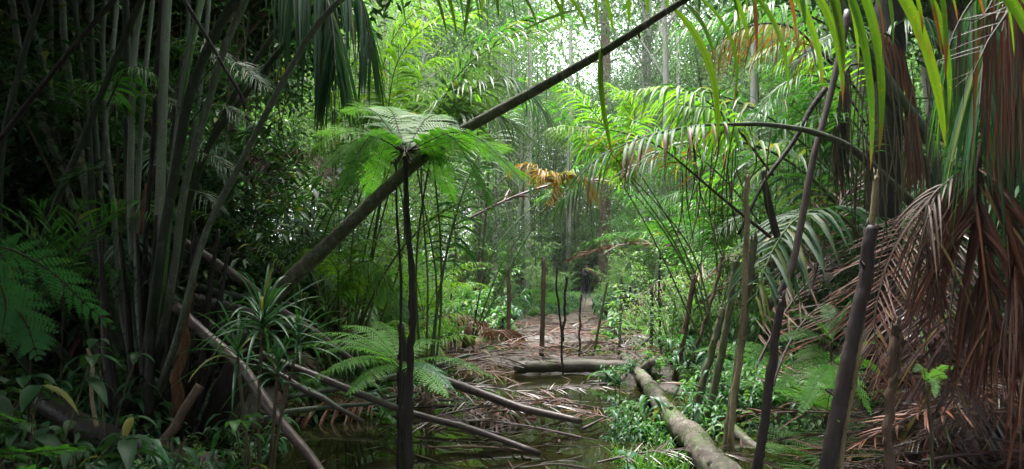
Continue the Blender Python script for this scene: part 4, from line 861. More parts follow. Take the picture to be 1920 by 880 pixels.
wfrond(rp, 'palm', 7.2, 6.8, [(1640, 260), (1580, 170), (1520, 140), (1460, 165), (1420, 220)], 34, .5, .024, t0=.1, a0=75, a1=30, droop=.6, r0=.014, **AF)
wfrond(rp, 'palm', 6.4, 5.8, [(1650, 300), (1600, 230), (1560, 215), (1500, 230)], 26, .4, .02, t0=.1, a0=70, a1=30, droop=.5, r0=.01, **AF)
wfrond(rp, 'dead', 6.2, 5.9, [(1600, 90), (1640, 60), (1690, 90), (1710, 200), (1712, 330)], 34, .6, .03, t0=.1, a0=60, a1=20, droop=.5, hang=.75, r0=.012, **AF)
wfrond(rp, 'dead_dark', 6.3, 6.1, [(1610, 120), (1590, 130), (1575, 200), (1572, 330)], 34, .5, .022, t0=.1, a0=60, a1=20, droop=.5, hang=.75, r0=.012, **AF)
wfrond(rp, 'palm_dark', 6.6, 6.0, [(1650, 110), (1600, 60), (1560, 70), (1500, 110)], 30, .5, .025, t0=.05, a0=70, a1=30, droop=.6, r0=.012, **AF)
wfrond(rp, 'palm_dark', 6.8, 6.0, [(1660, 60), (1720, 30), (1780, 60), (1830, 130)], 36, .6, .03, t0=.05, a0=70, a1=30, droop=.7, hang=.2, r0=.012, **AF)
for k in range(8):
    a = random.uniform(0, 6.28); p0 = P(1668, -60, 6.9); cv = arch(3.4, random.uniform(30, 70), 90, 18, a, p0); m_ = MB(); pinnate(m_, cv, 42, .7, .04, t0=.15, droop=.7, segs=3, r0=.03); m_.build('frond', [M['palm_dark'], M['rachis_d']], rp)

# --- broad palm at the right edge: dark green and rust-brown fronds hanging
eb = np.array([4.6, 4.9, 0]); eb[2] = g(*eb[:2])
ep = thing('edge_palm', 'palm at the edge with dark green fronds and long rust-brown hanging leaflets', 'palm', eb)
m_ = MB(); m_.tube(smoothline([eb-(0, 0, .3), eb+(0, 0, 1.8), eb+(.1, 0, 3.6)], 26, .02), [.24, .18, .15], 14, rough=.1); m_.build('trunk', M['brown'], ep)
wfrond(ep, 'palm_dark', 4.6, 4.0, [(2120, -60), (2000, -60), (1900, -10), (1850, 90), (1835, 200)], 46, .95, .05, t0=.1, a0=60, a1=18, droop=.6, hang=.55, r0=.018, segs=7, fold=.4)
wfrond(ep, 'palm_dark', 4.9, 4.5, [(2100, 0), (2010, 0), (1940, 60), (1910, 180), (1905, 300)], 46, .9, .05, t0=.1, a0=60, a1=18, droop=.6, hang=.6, r0=.018, segs=7, fold=.4)
wfrond(ep, 'palm', 4.9, 4.6, [(2100, -80), (1950, -90), (1850, -30), (1790, 60), (1770, 160)], 40, .85, .04, t0=.1, a0=60, a1=18, droop=.6, hang=.6, r0=.018, segs=7, fold=.4)
wfrond(ep, 'dead', 3.9, 3.6, [(2080, -120), (1960, -90), (1880, -30), (1840, 30), (1800, 40)], 15, .95, .028, t0=.2, a0=60, a1=18, droop=.4, hang=.88, r0=.012, segs=8, fold=.6)
wfrond(ep, 'dead', 3.8, 3.5, [(2080, -60), (1980, -60), (1900, 0), (1880, 60)], 12, .9, .03, t0=.2, a0=60, a1=18, droop=.4, hang=.88, r0=.012, segs=8, fold=.6)
# bare dark ribs with short stubs
wfrond(ep, 'black', 3.5, 3.4, [(1920, -20), (1875, 45), (1840, 100), (1825, 140)], 9, .28, .012, t0=.1, a0=80, a1=60, droop=.1, r0=.01, segs=4, onlyside=1)
# great rust-red dead fronds draped to the ground
wfrond(ep, 'dead', 4.3, 4.0, [(1850, 330), (1890, 440), (1915, 560), (1935, 700), (1950, 820)], 40, .62, 0.0369, t0=.02, a0=38, a1=18, droop=.7, hang=.1, r0=.02, segs=7, fold=.7, jit=17, miss=.12, lift=35)
wfrond(ep, 'dead', 4.6, 4.2, [(1840, 270), (1830, 330), (1835, 420), (1850, 520), (1870, 640)], 44, .75, 0.0369, t0=.02, a0=40, a1=20, droop=.6, hang=.2, r0=.02, segs=7, fold=.7, jit=17, miss=.12)
wfrond(ep, 'dead_tan', 4.6, 4.4, [(1790, 330), (1740, 380), (1735, 460), (1745, 540)], 26, .5, 0.0196, t0=.02, a0=40, a1=20, droop=.6, hang=.2, r0=.012, segs=6, fold=.6, jit=17, miss=.12)
wfrond(ep, 'dead', 5.6, 5.0, [(1740, 380), (1690, 440), (1650, 540), (1640, 620), (1650, 700)], 36, .6, 0.0173, t0=.02, a0=55, a1=30, droop=.15, r0=.014, segs=4, fold=.4)
wfrond(ep, 'dead', 5.3, 4.9, [(1740, 430), (1722, 520), (1705, 620), (1700, 740)], 35, .6, 0.0173, t0=.02, a0=50, a1=30, droop=.15, r0=.014, segs=4, fold=.4)
wfrond(ep, 'dead_dark', 4.9, 4.6, [(1800, 420), (1790, 520), (1780, 640), (1790, 760)], 35, .6, 0.0217, t0=.02, a0=50, a1=30, droop=.2, r0=.014, segs=4, fold=.4)
for k in range(3):
    a = random.uniform(-1.5, 1.5); cv = arch(3, random.uniform(20, 70), 90, 18, a, eb+(.1, 0, 3.6)); m_ = MB(); pinnate(m_, cv, 40, .8, .045, t0=.15, droop=.8, segs=4, r0=.03); m_.build('frond', [M['palm_dark'], M['rachis_d']], ep)

# --- fallen dead fronds (prototypes copied)
def deadfrond(label, leaf, L=2.0, n=34, Lf=.5, W=.028, droop=.12, drag=.2, flat=True, miss=.1):
    t = thing('fallen_frond', label, 'dead frond', HID); x = np.linspace(0, L, 18); cv = np.stack([x, .12*np.sin(x*1.3), .05+.16*np.sin(x/L*3.1)], 1)+np.array(HID)
    q = MB(); pinnate(q, cv, n, Lf, W, t0=.12, a0=55, a1=22, droop=droop, segs=4, fold=.5, lift=4, jit=12, r0=.016, miss=miss, rvar=.6); q.build('leaflets', [M[leaf], M['stalk_purple']], t); return t
KIND['dead'] = [deadfrond('x', 'dead', 2.0), deadfrond('x', 'dead_tan', 1.8, 30, .42), deadfrond('x', 'dead_dark', 2.3, 36, .5), deadfrond('x', 'dead', 1.6, 26, .5, .024, miss=.3)]
LBL['dead'] = 'fallen brown palm frond'; GRP['dead'] = 'fallen dead palm fronds'
def pd(px, py, z, ang, sc, which, lb=None, tilt=(0, 0), Y=None, grp=None):
    p = G(px, py, z) if Y is None else P(px, py, Y)
    pr = KIND['dead'][which]; lb_ = lb or 'brown dead palm frond lying on the mud of the clearing'; gr = grp or (None if lb else 'dead fronds lying on the clearing')
    if not pr.get('_used'): pr['_used'] = 1; r = pr; pr.location = p; pr.rotation_euler = (tilt[0], tilt[1], ang); pr.scale = (sc,)*3; pr['label'] = lb_
    else: r = dup(pr, p, ang, sc, lb_, None, tilt)
    if gr: r['group'] = gr
    elif 'group' in r: del r['group']
LBd = ['tan dead frond heaped at the left edge of the pool', 'pale brown dead frond over the end of the level log', 'rust dead frond with curled leaflets beside the root mass', 'brown dead frond dipping into the pool near the tree fern', 'purple-brown dead frond floating in the middle of the pool', 'dark dead frond half under water at the front of the pool', 'ragged dead frond lying before the grassy tufts', 'dead frond trailing across the pool below the mossy pole']
pd(830, 700, .12, .3, .9, 1, LBd[0]); pd(985, 690, .16, 2.6, .75, 1, LBd[1]); pd(870, 665, .16, -.2, .8, 0, LBd[2]); pd(780, 800, .03, .12, .8, 2, LBd[3]); pd(1130, 775, .05, 3.25, .75, 0, LBd[4]); pd(1090, 830, .03, 2.95, .8, 2, LBd[5]); pd(1170, 800, .05, 2.7, .5, 3, LBd[6]); pd(700, 760, .04, -.1, .9, 2, LBd[7])
for k in range(34):
    x = random.uniform(860, 1290); y = random.uniform(618, 676); pd(x, y, .08, random.choice((0, 3.14))+random.uniform(-.5, .5), random.uniform(.6, 1.0), random.choice((0, 1, 1, 2, 3)))
for k in range(16):
    x = random.uniform(760, 1010); y = random.uniform(655, 715); pd(x, y, random.uniform(.08, .22), random.uniform(-3.14, 3.14), random.uniform(.45, .7), random.choice((0, 1, 3, 1)), 'tan dead frond in the heap between tree fern and level log', grp='dead fronds heaped behind the pool')
for k in range(3):
    px_ = random.uniform(600, 1180); py_ = random.uniform(735, 880); pd(px_, py_, .015, random.choice((0, 3.14))+random.uniform(-.6, .6), random.uniform(.35, .7), random.choice((0, 2, 2, 3)), 'brown dead frond soaking in the shallow pool', grp='dead fronds soaking in the pool')
for k in range(90):   # the heap at the lower right
    Y = random.uniform(4.6, 7.2); x = random.uniform(1540, 2050); ri = x > 1760; z = .03+.38*sstep(1600, 1900, x)*random.random(); p = np.array([xat(x, Y), Y, 0]); z += g(p[0], p[1])
    pr_ = dict(tilt=(random.uniform(-.3, .3), random.uniform(-.05, .15) if ri else random.uniform(-.2, .0))); pd(0, 0, 0, (3.14 if ri else 0)+random.uniform(-.7, .7), random.uniform(.4, .62), random.choice((0, 2, 2, 2, 3)), 'rust and purple dead frond in the heap under the shaggy palms', Y=1, grp='dead fronds heaped under the palms', **pr_)
    C.objects[-1]
    last = [o for o in C.objects if o.name.startswith('fallen_frond')][-1]
    last.location = (p[0], p[1], z)
LN = [('brown dead frond leaning up against the knobby tan stem', 1290, 600, 9.5, -.3, 1.0, (0, -.5), 0), ('dead frond standing on its tip beyond the leaning stakes', 1255, 640, 11, .1, 1.3, (0, -.75), 0), ('long dead frond sloping down to the thin dark log', 1200, 660, 11.5, .0, 1.5, (0, -.45), 2), ('dead frond draped behind the dark purple stake', 1420, 700, 7.5, .3, 1.1, (.2, -.7), 0), ('rust dead frond slanting out of the pale ferns', 1445, 760, 5.6, .5, .9, (0, -.65), 3), ('dead frond lattice hanging behind the thickest stake', 1520, 560, 7, .4, 1.0, (.4, -.9), 0), ('brown dead frond drooping out of the thicket left of the clump poles', 340, 470, 7.5, .3, .7, (.9, .3), 1), ('dead frond hanging in the bushes right of the person', 1290, 470, 15, 2.9, 1.3, (0, .1), 0), ('pinkish dead frond spanning the shade in front of the path', 880, 420, 12, .0, 1.8, (0, -.22), 1)]
for lb, px, py, Y, ang, sc, tl, wh in LN: pd(px, py, 0, ang, sc, wh, lb, tl, Y)

# --- ferns, low plants and tufts on the banks
NF = [('pale green fern spray above the dead fronds right of the stake', 1545, 640, 6.2, .75, 2), ('pale fern clump between the purple and the black stake', 1500, 700, 5.7, .9, 1), ('lacy fern under the thickest black stake', 1560, 730, 5.4, .8, 1), ('small fern sprouting from the rust-red heap', 1740, 720, 4.6, .45, 1), ('bright fern growing beside the mossy tan stem', 1610, 690, 5.9, .8, 0), ('fern behind the leaning green stakes', 1440, 640, 8, 1, 0), ('fern at the foot of the leaning dead fronds', 1330, 650, 9.5, .9, 0), ('small fern at the far left bank of the pool', 660, 700, 7.2, .7, 1), ('fern in the shade beside the grey sunken pole', 600, 680, 7.8, .9, 0)]
for lb, px, py, Y, sc, wh in NF:
    p = P(px, py, Y); pr = KIND['fern'][wh]; r = dup(pr, (p[0], p[1], g(p[0], p[1])+.05), random.uniform(0, 6), sc*1.15, lb); 
    if 'group' in r: del r['group']
def tuft(label, px, py, n=70, L=.42, group=None, Y=None):
    p = G(px, py, .1) if Y is None else P(px, py, Y); p[2] = g(p[0], p[1]); a = RNG.uniform(0, 6.28, n); el = RNG.uniform(.4, 1.5, n); d = np.stack([np.cos(a)*np.cos(el), np.sin(a)*np.cos(el), np.sin(el)], 1)
    q = MB(); q.rib(p+d*.02, d, np.cross(d, [0, 0, 1.])+RNG.normal(0, .1, (n, 3)), L*1.25*RNG.uniform(.6, 1.1, n), .012, RNG.uniform(.3, .9, n), 6, 'strap', .4, RNG.random(n)); tag(q.build('sedge_tuft', M['grass'], None, p), label, 'sedge', group)
tuft('largest arching sedge tuft beside the mossy log', 1240, 838, 120, .42); tuft('sedge tuft at the bottom edge between log and pool', 1225, 885, 90, .4); tuft('sedge tuft nearest the pool with short blades', 1165, 838, 60, .28); tuft('dense sedge tuft pressed against the log below the largest one', 1275, 865, 110, .4); tuft('pale sedge tuft between the largest tuft and the water', 1200, 860, 100, .38); tuft('low sedge tuft at the very edge of the water', 1140, 872, 70, .3); tuft('small sedge tuft half way along the grassy strip', 1215, 795, 70, .3); tuft('small sedge tuft behind the largest one', 1262, 800, 60, .3); tuft('lone sedge tuft among the heaped dead leaves', 1800, 840, 40, .3, Y=4.4); tuft('thin sedge tuft at the bottom below the knobby branch', 1745, 870, 40, .3, Y=4.3); tuft('sedge tuft in the shade under the strap-leaf plant', 500, 820, 50, .3, Y=4.9)
leafy('leafy_plant', 'seedling with one large pale oval leaf at the bottom beside the sedge', 'plant', 1182, 880, 4.9, 30, 4, .15, .085, 'strap', 1, .5)
leafy('leafy_plant', 'large-leaved seedling behind the log junction', 'plant', 1150, 712, 8.9, 16, 4, .26, .12, 'strap', 1, .2)
leafy('leafy_plant', 'bright upright seedling at the pool end of the mossy log', 'plant', 1165, 745, 7.6, 60, 14, .2, .04, 'shrub', 2, .8)
for k in range(42):
    t_ = random.random()*.62; py = 700+170*t_; px = np.interp(py, [700, 880], [1150, 1180])+random.uniform(-15, 70+30*t_); p = G(px, py, .1)
    place('low', p[0], p[1], None, random.uniform(.5, 1.0), label='small leafy plant on the strip between pool and mossy log', grp='small plants along the mossy log')
for k in range(75):
    px = random.uniform(1290, 1560); py = random.uniform(690, 800); p = G(px, py, .1)
    place('low', p[0], p[1], None, random.uniform(.6, 1.5), label='leafy plant in the wet ground among the stakes', grp='small plants among the stakes')
for k in range(26):
    px_ = random.uniform(1400, 1760); py_ = random.uniform(655, 760); p_ = G(px_, py_, .1); place('fern', p_[0], p_[1], None, random.uniform(.5, .9), label='green fern crowding the wet bank behind the leaning stakes', grp='ferns behind the leaning stakes')
for k in range(60):
    Y = random.uniform(6.5, 12); px = random.uniform(480, 880); 
    place('low', xat(px, Y), Y, None, random.uniform(.7, 1.8), label='small shaded plant on the bank behind the pool', grp='small plants behind the pool')
for k in range(70):
    Y = random.uniform(12, 24); px = random.choice((random.uniform(760, 960), random.uniform(1130, 1400)))
    place('low', xat(px, Y), Y, None, random.uniform(1.2, 3), label='leafy plant at the edge of the clearing', grp='plants round the clearing')
for k in range(26):
    Y = random.uniform(4, 7); px = random.uniform(-20, 480); place('low', xat(px, Y), Y, None, random.uniform(.8, 1.8), label='dark low plant in the shade around the clump', grp='low plants under the clump')

# --- bright and grey feather palms of the middle ground, set where their crowns show
def heropalm(label, px, py, Y, fr, leaf='palm', Lf=.5, W=.03, dead=2, ex=4, root=None, **k):
    c = P(px, py, Y); o = np.array([xat(root or px, Y), Y, 0.]); z = g(o[0], o[1]); o[2] = z; W = W*1.0; Lf = Lf*1.12; t = thing('feather_palm', label, 'palm', o)
    m_ = MB(); m_.tube([o-(0, 0, .1), o+(0, 0, .25), o+(0, 0, .45)], [.12, .1, .05], 9, rough=.15); m_.build('trunk', M['brown'], t)
    for f in fr:
        pts, dy = f[0], f[1]; lf = f[2] if len(f) > 2 else leaf
        w3 = [o, (o*.5+c*.5)+RNG.normal(0, .2, 3)+np.array([-.12*np.sign(c[0]-o[0]+1e-3), 0, .15]), c+RNG.normal(0, .06, 3)]+PL(Y, Y+dy, (px, py), *pts)[1:]
        L = np.cumsum([0]+[np.linalg.norm(w3[i+1]-w3[i]) for i in range(len(w3)-1)]); m_ = MB()
        pinnate(m_, smoothline(w3, 40, .004), 62, Lf, W, t0=L[2]/L[-1]*.9, a0=72, a1=30, droop=.6, r0=.015, segs=4, fold=.35, **k); m_.build('frond', [M[lf], M['rachis']], t)
    H_ = c[2]-z
    for q in range(ex+dead):
        az = q*2.4+1; e = random.uniform(62, 84) if q < ex else random.uniform(5, 25); L_ = (H_+1.6) if q < ex else 1.6
        cv = arch(L_, e, random.uniform(40, 95), 26, az, o+(0, 0, .2), 1.8); m_ = MB(); pinnate(m_, cv, 42, Lf, W, t0=.35, droop=.6, segs=3, r0=.02, dry=[0, 0, .1] if q < ex else 0); m_.build('frond', [M[leaf if q < ex else 'dead'], M['rachis']], t)
heropalm('bright green palm with plume-like fronds arching up behind the tree fern', 735, 260, 8.0, [([(730, 190), (748, 110), (800, 50), (890, 25)], -.5), ([(780, 200), (815, 175), (860, 190), (870, 240)], -1.0), ([(700, 220), (650, 180), (600, 200)], -.3), ([(760, 170), (800, 120), (840, 110)], .5), ([(760, 230), (830, 160), (900, 150), (940, 200)], -.6), ([(720, 180), (725, 100), (770, 30), (840, -10)], 0), ([(690, 240), (640, 230), (600, 270)], -.8), ([(720, 200), (690, 120), (650, 90)], .2)], 'palm_lime', .6, .03, ex=1, dead=1, root=650)
heropalm('grey-green palm arching over the top of the diagonal stalk', 800, 270, 7.2, [([(830, 190), (880, 120), (960, 70), (1040, 55)], -.6, 'palm_grey'), ([(850, 200), (900, 160), (960, 150), (1010, 200)], -.8, 'palm_grey'), ([(840, 180), (900, 90), (980, 40), (1060, 30)], .2, 'palm'), ([(850, 230), (920, 215), (980, 250)], -.5, 'palm_grey')], 'palm', .62, .034, ex=1)
heropalm('bright palm with a fresh feather frond just above the brown-tipped fronds', 1165, 300, 8.5, [([(1130, 235), (1090, 185), (1045, 152)], -.6, 'palm_lime'), ([(1120, 262), (1080, 240), (1040, 240)], -.8, 'palm_lime'), ([(1190, 240), (1180, 190), (1140, 160)], -.2, 'palm_lime'), ([(1100, 270), (1040, 200), (980, 190)], 0, 'palm')], 'palm', .5, .028, ex=0, dead=0, root=1345)
heropalm('palm crowned with many curved fronds beside the shaggy palm', 1545, 260, 8.5, [([(1520, 180), (1480, 130), (1430, 120)], -.5), ([(1500, 210), (1450, 190), (1400, 230)], -.7), ([(1560, 180), (1530, 110), (1490, 90)], -.3, 'palm_lime'), ([(1500, 260), (1450, 280), (1420, 330)], -.4, 'palm_lime')], 'palm', .5, .026)
heropalm('palm with orange and yellow dying fronds behind the crossing stalks', 1035, 360, 11, [([(1010, 320), (990, 310), (960, 320)], -.4, 'palm_yellow'), ([(1060, 330), (1090, 335), (1110, 370)], -.4, 'palm_yellow'), ([(1080, 320), (1110, 310), (1150, 330)], 0, 'palm')], 'palm_lime', .45, .035, ex=0, dead=1, root=880)
heropalm('low green palm with drooping fronds behind the diagonal stalk foot', 640, 530, 7.8, [([(680, 490), (710, 500), (735, 560)], -.5), ([(610, 480), (580, 470), (550, 500)], -.5), ([(660, 470), (700, 450), (740, 470)], 0)], 'palm_lime', .34, .02)
heropalm('dull palm with brown skeleton fronds between clump and bright palms', 520, 330, 9, [([(500, 300), (460, 290), (420, 330)], -.5, 'dead_tan'), ([(550, 290), (590, 290), (620, 340)], -.5, 'dead'), ([(540, 270), (560, 230), (600, 220)], 0, 'palm')], 'palm', .45, .02, dead=4)
heropalm('green palm spreading low to the right of the hanging tips', 1350, 440, 10, [([(1320, 380), (1280, 360), (1230, 380)], -.4), ([(1390, 390), (1420, 380), (1460, 410)], -.4), ([(1340, 370), (1340, 340), (1360, 310)], -.2, 'palm_lime')], 'palm', .5, .03, ex=3)
# hanging dead leaf curtain and vines
def vines(label, px, py, Y, n, w, L, mat='stem', group=None):
    c = P(px, py, Y); t = MB()
    for i in range(n):
        x = c[0]+random.uniform(-w, w); y = c[1]+random.uniform(-.6, .6); l = L*random.uniform(.5, 1.1); z = c[2]+random.uniform(-.4, .3)
        t.tube(smoothline([np.array([x, y, z]), np.array([x+random.uniform(-.08, .08), y, z-l*.5]), np.array([x+random.uniform(-.12, .12), y, z-l])], 9, .015), [.005, .007, .003], 4, 0, random.random(), caps=False)
    o = t.build('hanging_vines', M[mat], None, c); return tag(o, label, 'vines', group)
for i, (px, py, Y, n, w_, L, lb) in enumerate([(1330, 230, 6.0, 22, .35, 1.0, 'dry brown strings hanging from the arching frond'), (1640, 190, 5.7, 40, .4, 1.6, 'curtain of dry threads on the shaggy trunk'), (500, 60, 7.4, 16, .8, 2.2, 'dark vines hanging beside the clump'), (900, 60, 14, 16, 2.5, 4.5, 'thin vines hanging behind the diagonal stalk'), (1150, 220, 14, 26, 2.5, 3, 'fine dry vines hanging over the path'), (1380, 300, 9, 20, .8, 2, 'vines hanging among the palms right of the path'), (120, 150, 7.6, 26, 1.2, 2.8, 'dark thread-like vines in the gloom of the thicket')]):
    vines(lb, px, py, Y, n, w_, L)

# --- thickets closing both sides
def thick(kinds, n, px0, px1, y0, y1, sc=(.8, 1.4), dzs=0):
    for k in range(n):
        Y = random.uniform(y0, y1); px = random.uniform(px0, px1); place(random.choice(kinds), xat(px, Y), Y, None, random.uniform(*sc))
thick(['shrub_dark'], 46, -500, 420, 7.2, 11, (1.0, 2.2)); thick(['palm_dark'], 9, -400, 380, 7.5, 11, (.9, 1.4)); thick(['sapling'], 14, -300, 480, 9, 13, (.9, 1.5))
thick(['shrub_dark', 'shrub'], 30, 440, 700, 9.5, 14, (.8, 1.6)); thick(['palm', 'fern'], 16, 480, 800, 9, 13, (.7, 1)); thick(['shrub', 'fern', 'sapling'], 40, 640, 890, 12, 19, (.7, 1.3))
thick(['shrub', 'fern', 'shrub', 'low'], 50, 1250, 1560, 9, 15, (.6, 1.2)); thick(['palm', 'sapling'], 14, 1330, 1700, 10, 15, (.8, 1.1))
thick(['shrub_dark', 'palm_dark', 'sapling', 'shrub'], 34, 1600, 2300, 7.5, 12, (.8, 1.7)); thick(['shrub_dark'], 12, 1620, 1800, 6.6, 7.6, (.7, 1.1))
thick(['canopy'], 8, -700, 420, 10, 16, (.7, 1.0)); thick(['tree'], 6, 1500, 2500, 10, 17, (.7, 1.0)); 
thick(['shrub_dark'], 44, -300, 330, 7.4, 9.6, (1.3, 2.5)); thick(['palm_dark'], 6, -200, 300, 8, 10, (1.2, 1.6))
# unseen trees added over and behind the camera to block the light from there
for (x, y, s) in [(-4.2, 1.2, .62), (-7.5, 3.5, .8), (-6.8, 7.5, .75), (-3.0, -2.5, .66), (2.6, -3.0, .7), (9.5, 5, .8), (-9, -1, .9), (0, -7, .9), (9, -4, .9), (-6.5, 11, .8), (7.2, 11, .8), (-10, 12, 1), (-12, 6, 1), (12, 3, 1), (12, 10, 1), (-5, -8, 1), (6, -9, 1), (-13, -5, 1), (-11, 18, 1), (13, 17, 1)]:
    place('canopy', x, y, None, s)

for (x, y, s) in [(-9, 13, .6), (-7.5, 15, .7), (-12, 16, .8), (-10, 9.5, .55), (-3.6, 2.3, .6), (-5.4, 3.0, .62), (-8.5, 9.5, .8), (-4.5, -1, .7), (-7, 0.5, .7), (-1.5, -1.2, .6), (-11, 1, .9), (-15, 9, 1.1), (-14, 14, 1), (15, 8, 1.1)]:  # further trees added to darken the foreground, mostly on the left
    place('canopy', x, y, None, s)
for k in range(70):  # unseen ring of trees and bushes, added to stop light from behind
    an = random.uniform(math.pi*.92, math.pi*2.08); r = random.uniform(4.5, 15); x, y = r*math.cos(an)*1.15, r*math.sin(an)-1.0
    place(random.choice(('under', 'shrub_dark', 'canopy', 'under')), x, y, None, random.uniform(.6, 1.1))
for k in range(26):  # unseen trees added on both flanks to cut the side light
    y = random.uniform(1, 12); x = random.choice((-1, 1))*(random.uniform(7, 13)+y*.3); place('under', x, y, None, random.uniform(.8, 1.2))

# pale trunks that stand clear in the gap above the path
for (px, Y, r, lb) in [(1205, 30, .15, 'straight pale white trunk standing tall just above the diagonal stalk'), (988, 34, .11, 'slim pale trunk seen below the diagonal stalk'), (926, 30, .1, 'thin grey trunk between the bright plume palm and the diagonal stalk'), (1132, 40, .28, 'thick brownish trunk behind the pale white one'), (1066, 42, .12, 'slender trunk under the bright gap in the canopy'), (1268, 38, .1, 'thin speckled trunk right of the pale white trunk'), (1408, 22, .09, 'leaning pale trunk behind the yellowing frond')]:
    x = xat(px, Y); z = g(x, Y); h = 24; t = thing('forest_tree', lb, 'tree', (x, Y, z)); m_ = MB(); cv = smoothline([np.array([x, Y, z-.3]), np.array([x+.15, Y, z+h*.5]), np.array([x+(-.9 if px == 1408 else .1), Y, z+h])], 40, .05); m_.tube(cv, [r*1.3, r, r*.8], 12, 0, .7, rough=.04)
    for i in range(10):
        b_ = cv[random.randint(22, 38)]; a_ = random.uniform(0, 6.28); m_.tube(arch(random.uniform(1, 3), random.uniform(10, 50), 20, 8, a_, b_), [r*.3, .01], 5, 0, caps=False)
    m_.build('trunk', M['brown' if px == 1132 else 'palebark'], t)
    n = 2600; k = RNG.integers(26, 40, n); f = MB(); off = RNG.normal(0, 1, (n, 3))*np.array([1.4, 1.4, .8]); dd = RNG.normal(0, 1, (n, 3)); f.rib(cv[k]+off, dd, np.cross(dd, [0, 0, 1.]), RNG.uniform(.12, .28, n), .08, .3, 2, 'oval', 0, RNG.random(n)*.92); f.build('crown', M['tree'], t)

for (x, y, s) in [(3.2, 39.5, 1.2), (5.6, 39.5, 1.3), (4.4, 42, 1.7), (3.6, 41.5, 1.6), (5.2, 41.5, 1.6), (2.8, 34, 1.1), (5.4, 35, 1.2), (2.3, 29, 1.0), (4.9, 30, 1.1), (4.7, 26, .8)]: place('shrub', x, y, None, s)

for k in range(90):
    y = random.uniform(19.5, 33); s_ = random.choice((-1, 1)); x = path_x(y)+s_*random.uniform(.45, 2.8)
    place(random.choice(('fern', 'low', 'fern', 'low', 'shrub')), x, y, None, random.uniform(.35, .8), label='small fern or leafy plant edging the narrow trail', grp='small plants edging the narrow trail')
for k in range(100):
    y = random.uniform(19, 30); s_ = random.choice((-1, 1)); place('low', .109*y+s_*random.uniform(.2, 2.4)+s_*max(0, 20.5-y), y, None, random.uniform(.7, 1.5), label='small fern or leafy plant edging the narrow trail', grp='small plants edging the narrow trail')
for k in range(40):
    y = random.uniform(29, 37.2); x = path_x(y)+random.uniform(-1.2, 1.2); place(random.choice(('low', 'low', 'fern')), x, y, None, random.uniform(.7, 1.1) if abs(x-path_x(y)) > .3 else .5, label='small leafy plant closing over the far trail', grp='small plants closing over the far trail')
for (x, y, s) in [(3.0, 36.8, 1.0), (5.6, 37, 1.0), (5.2, 33, .8), (3.0, 32, .75), (4.9, 39.5, 1.5), (4.0, 40.2, 1.5), (3.4, 39.9, 1.4), (4.6, 40.6, 1.9), (3.7, 41, 1.9), (4.2, 41.8, 2.3), (5.4, 41, 1.9), (3.0, 40.8, 1.8)]: place('shrub_dark', x, y, None, s)
for k in range(46):
    y = random.uniform(19.5, 40); s_ = random.choice((-1, 1)); x = path_x(y)+s_*random.uniform(.75, 2.2)
    place(random.choice(('fern', 'shrub', 'low', 'fern', 'low')), x, y, None, random.uniform(.7, 1.2)*(1 if abs(x-path_x(y)) > 1 else .6))
for k in range(34):
    Y = random.uniform(4.7, 6.6); px = random.uniform(1570, 1960); ri = px > 1740; x = xat(px, Y)
    pd(0, 0, 0, (3.14 if ri else 0)+random.uniform(-.5, .5), random.uniform(.6, .9), random.choice((0, 2, 3, 0)), 'rust and purple dead frond in the heap under the shaggy palms', Y=1, grp='dead fronds heaped under the palms', tilt=(random.uniform(-.4, .4), random.uniform(-.08, .12)))
    [o for o in C.objects if o.name.startswith('fallen_frond')][-1].location = (x, Y, g(x, Y)+random.uniform(.05, .4))
def herofern(label, px, py, Y, tips_, leaf, Lp=.1):
    p = P(px, py, Y); z = g(p[0], p[1]); t = thing('fern', label, 'fern', (p[0], p[1], z)); o = np.array([p[0], p[1], z]); m_ = MB(); m_.tube(smoothline([o-(0, 0, .1), o+(.02, 0, 0), (o+p)/2+(.03, 0, 0), p], 14, .008), [.014, .012, .008], 7, rough=.1); m_.build('trunk', M['stem'], t)
    for (tx, ty, dy) in tips_:
        tip = P(tx, ty, Y+dy); tip = p+(tip-p)*1.2; mid = (p+tip)/2+np.array([0, -.04, .07]); q = MB(); fern(q, smoothline([p, mid, tip], 16), 19, Lp, 12, .032, .013, t0=.1, droop=.15, r0=.004, roll=random.uniform(20, 45)); q.build('frond', [M[leaf], M['rachis']], t)
herofern('pale green fern with a spray lifted above the rust-red fronds', 1560, 640, 5.6, [(1500, 600, -.2), (1590, 575, .2), (1545, 580, .4), (1470, 640, -.4)], 'fern_pale')
herofern('blue-green fern hanging over the wet ground behind the thickest stake', 1560, 680, 5.3, [(1640, 700, -.2), (1620, 760, -.4), (1570, 770, -.5), (1510, 760, -.4), (1470, 720, -.2), (1500, 670, .1), (1630, 650, .2)], 'fern', .11)
herofern('small pale fern on the rust-red heap near the knobby branch', 1735, 715, 4.6, [(1785, 700, -.1), (1715, 700, -.1), (1750, 740, -.3), (1780, 725, -.2)], 'fern_pale', .06)

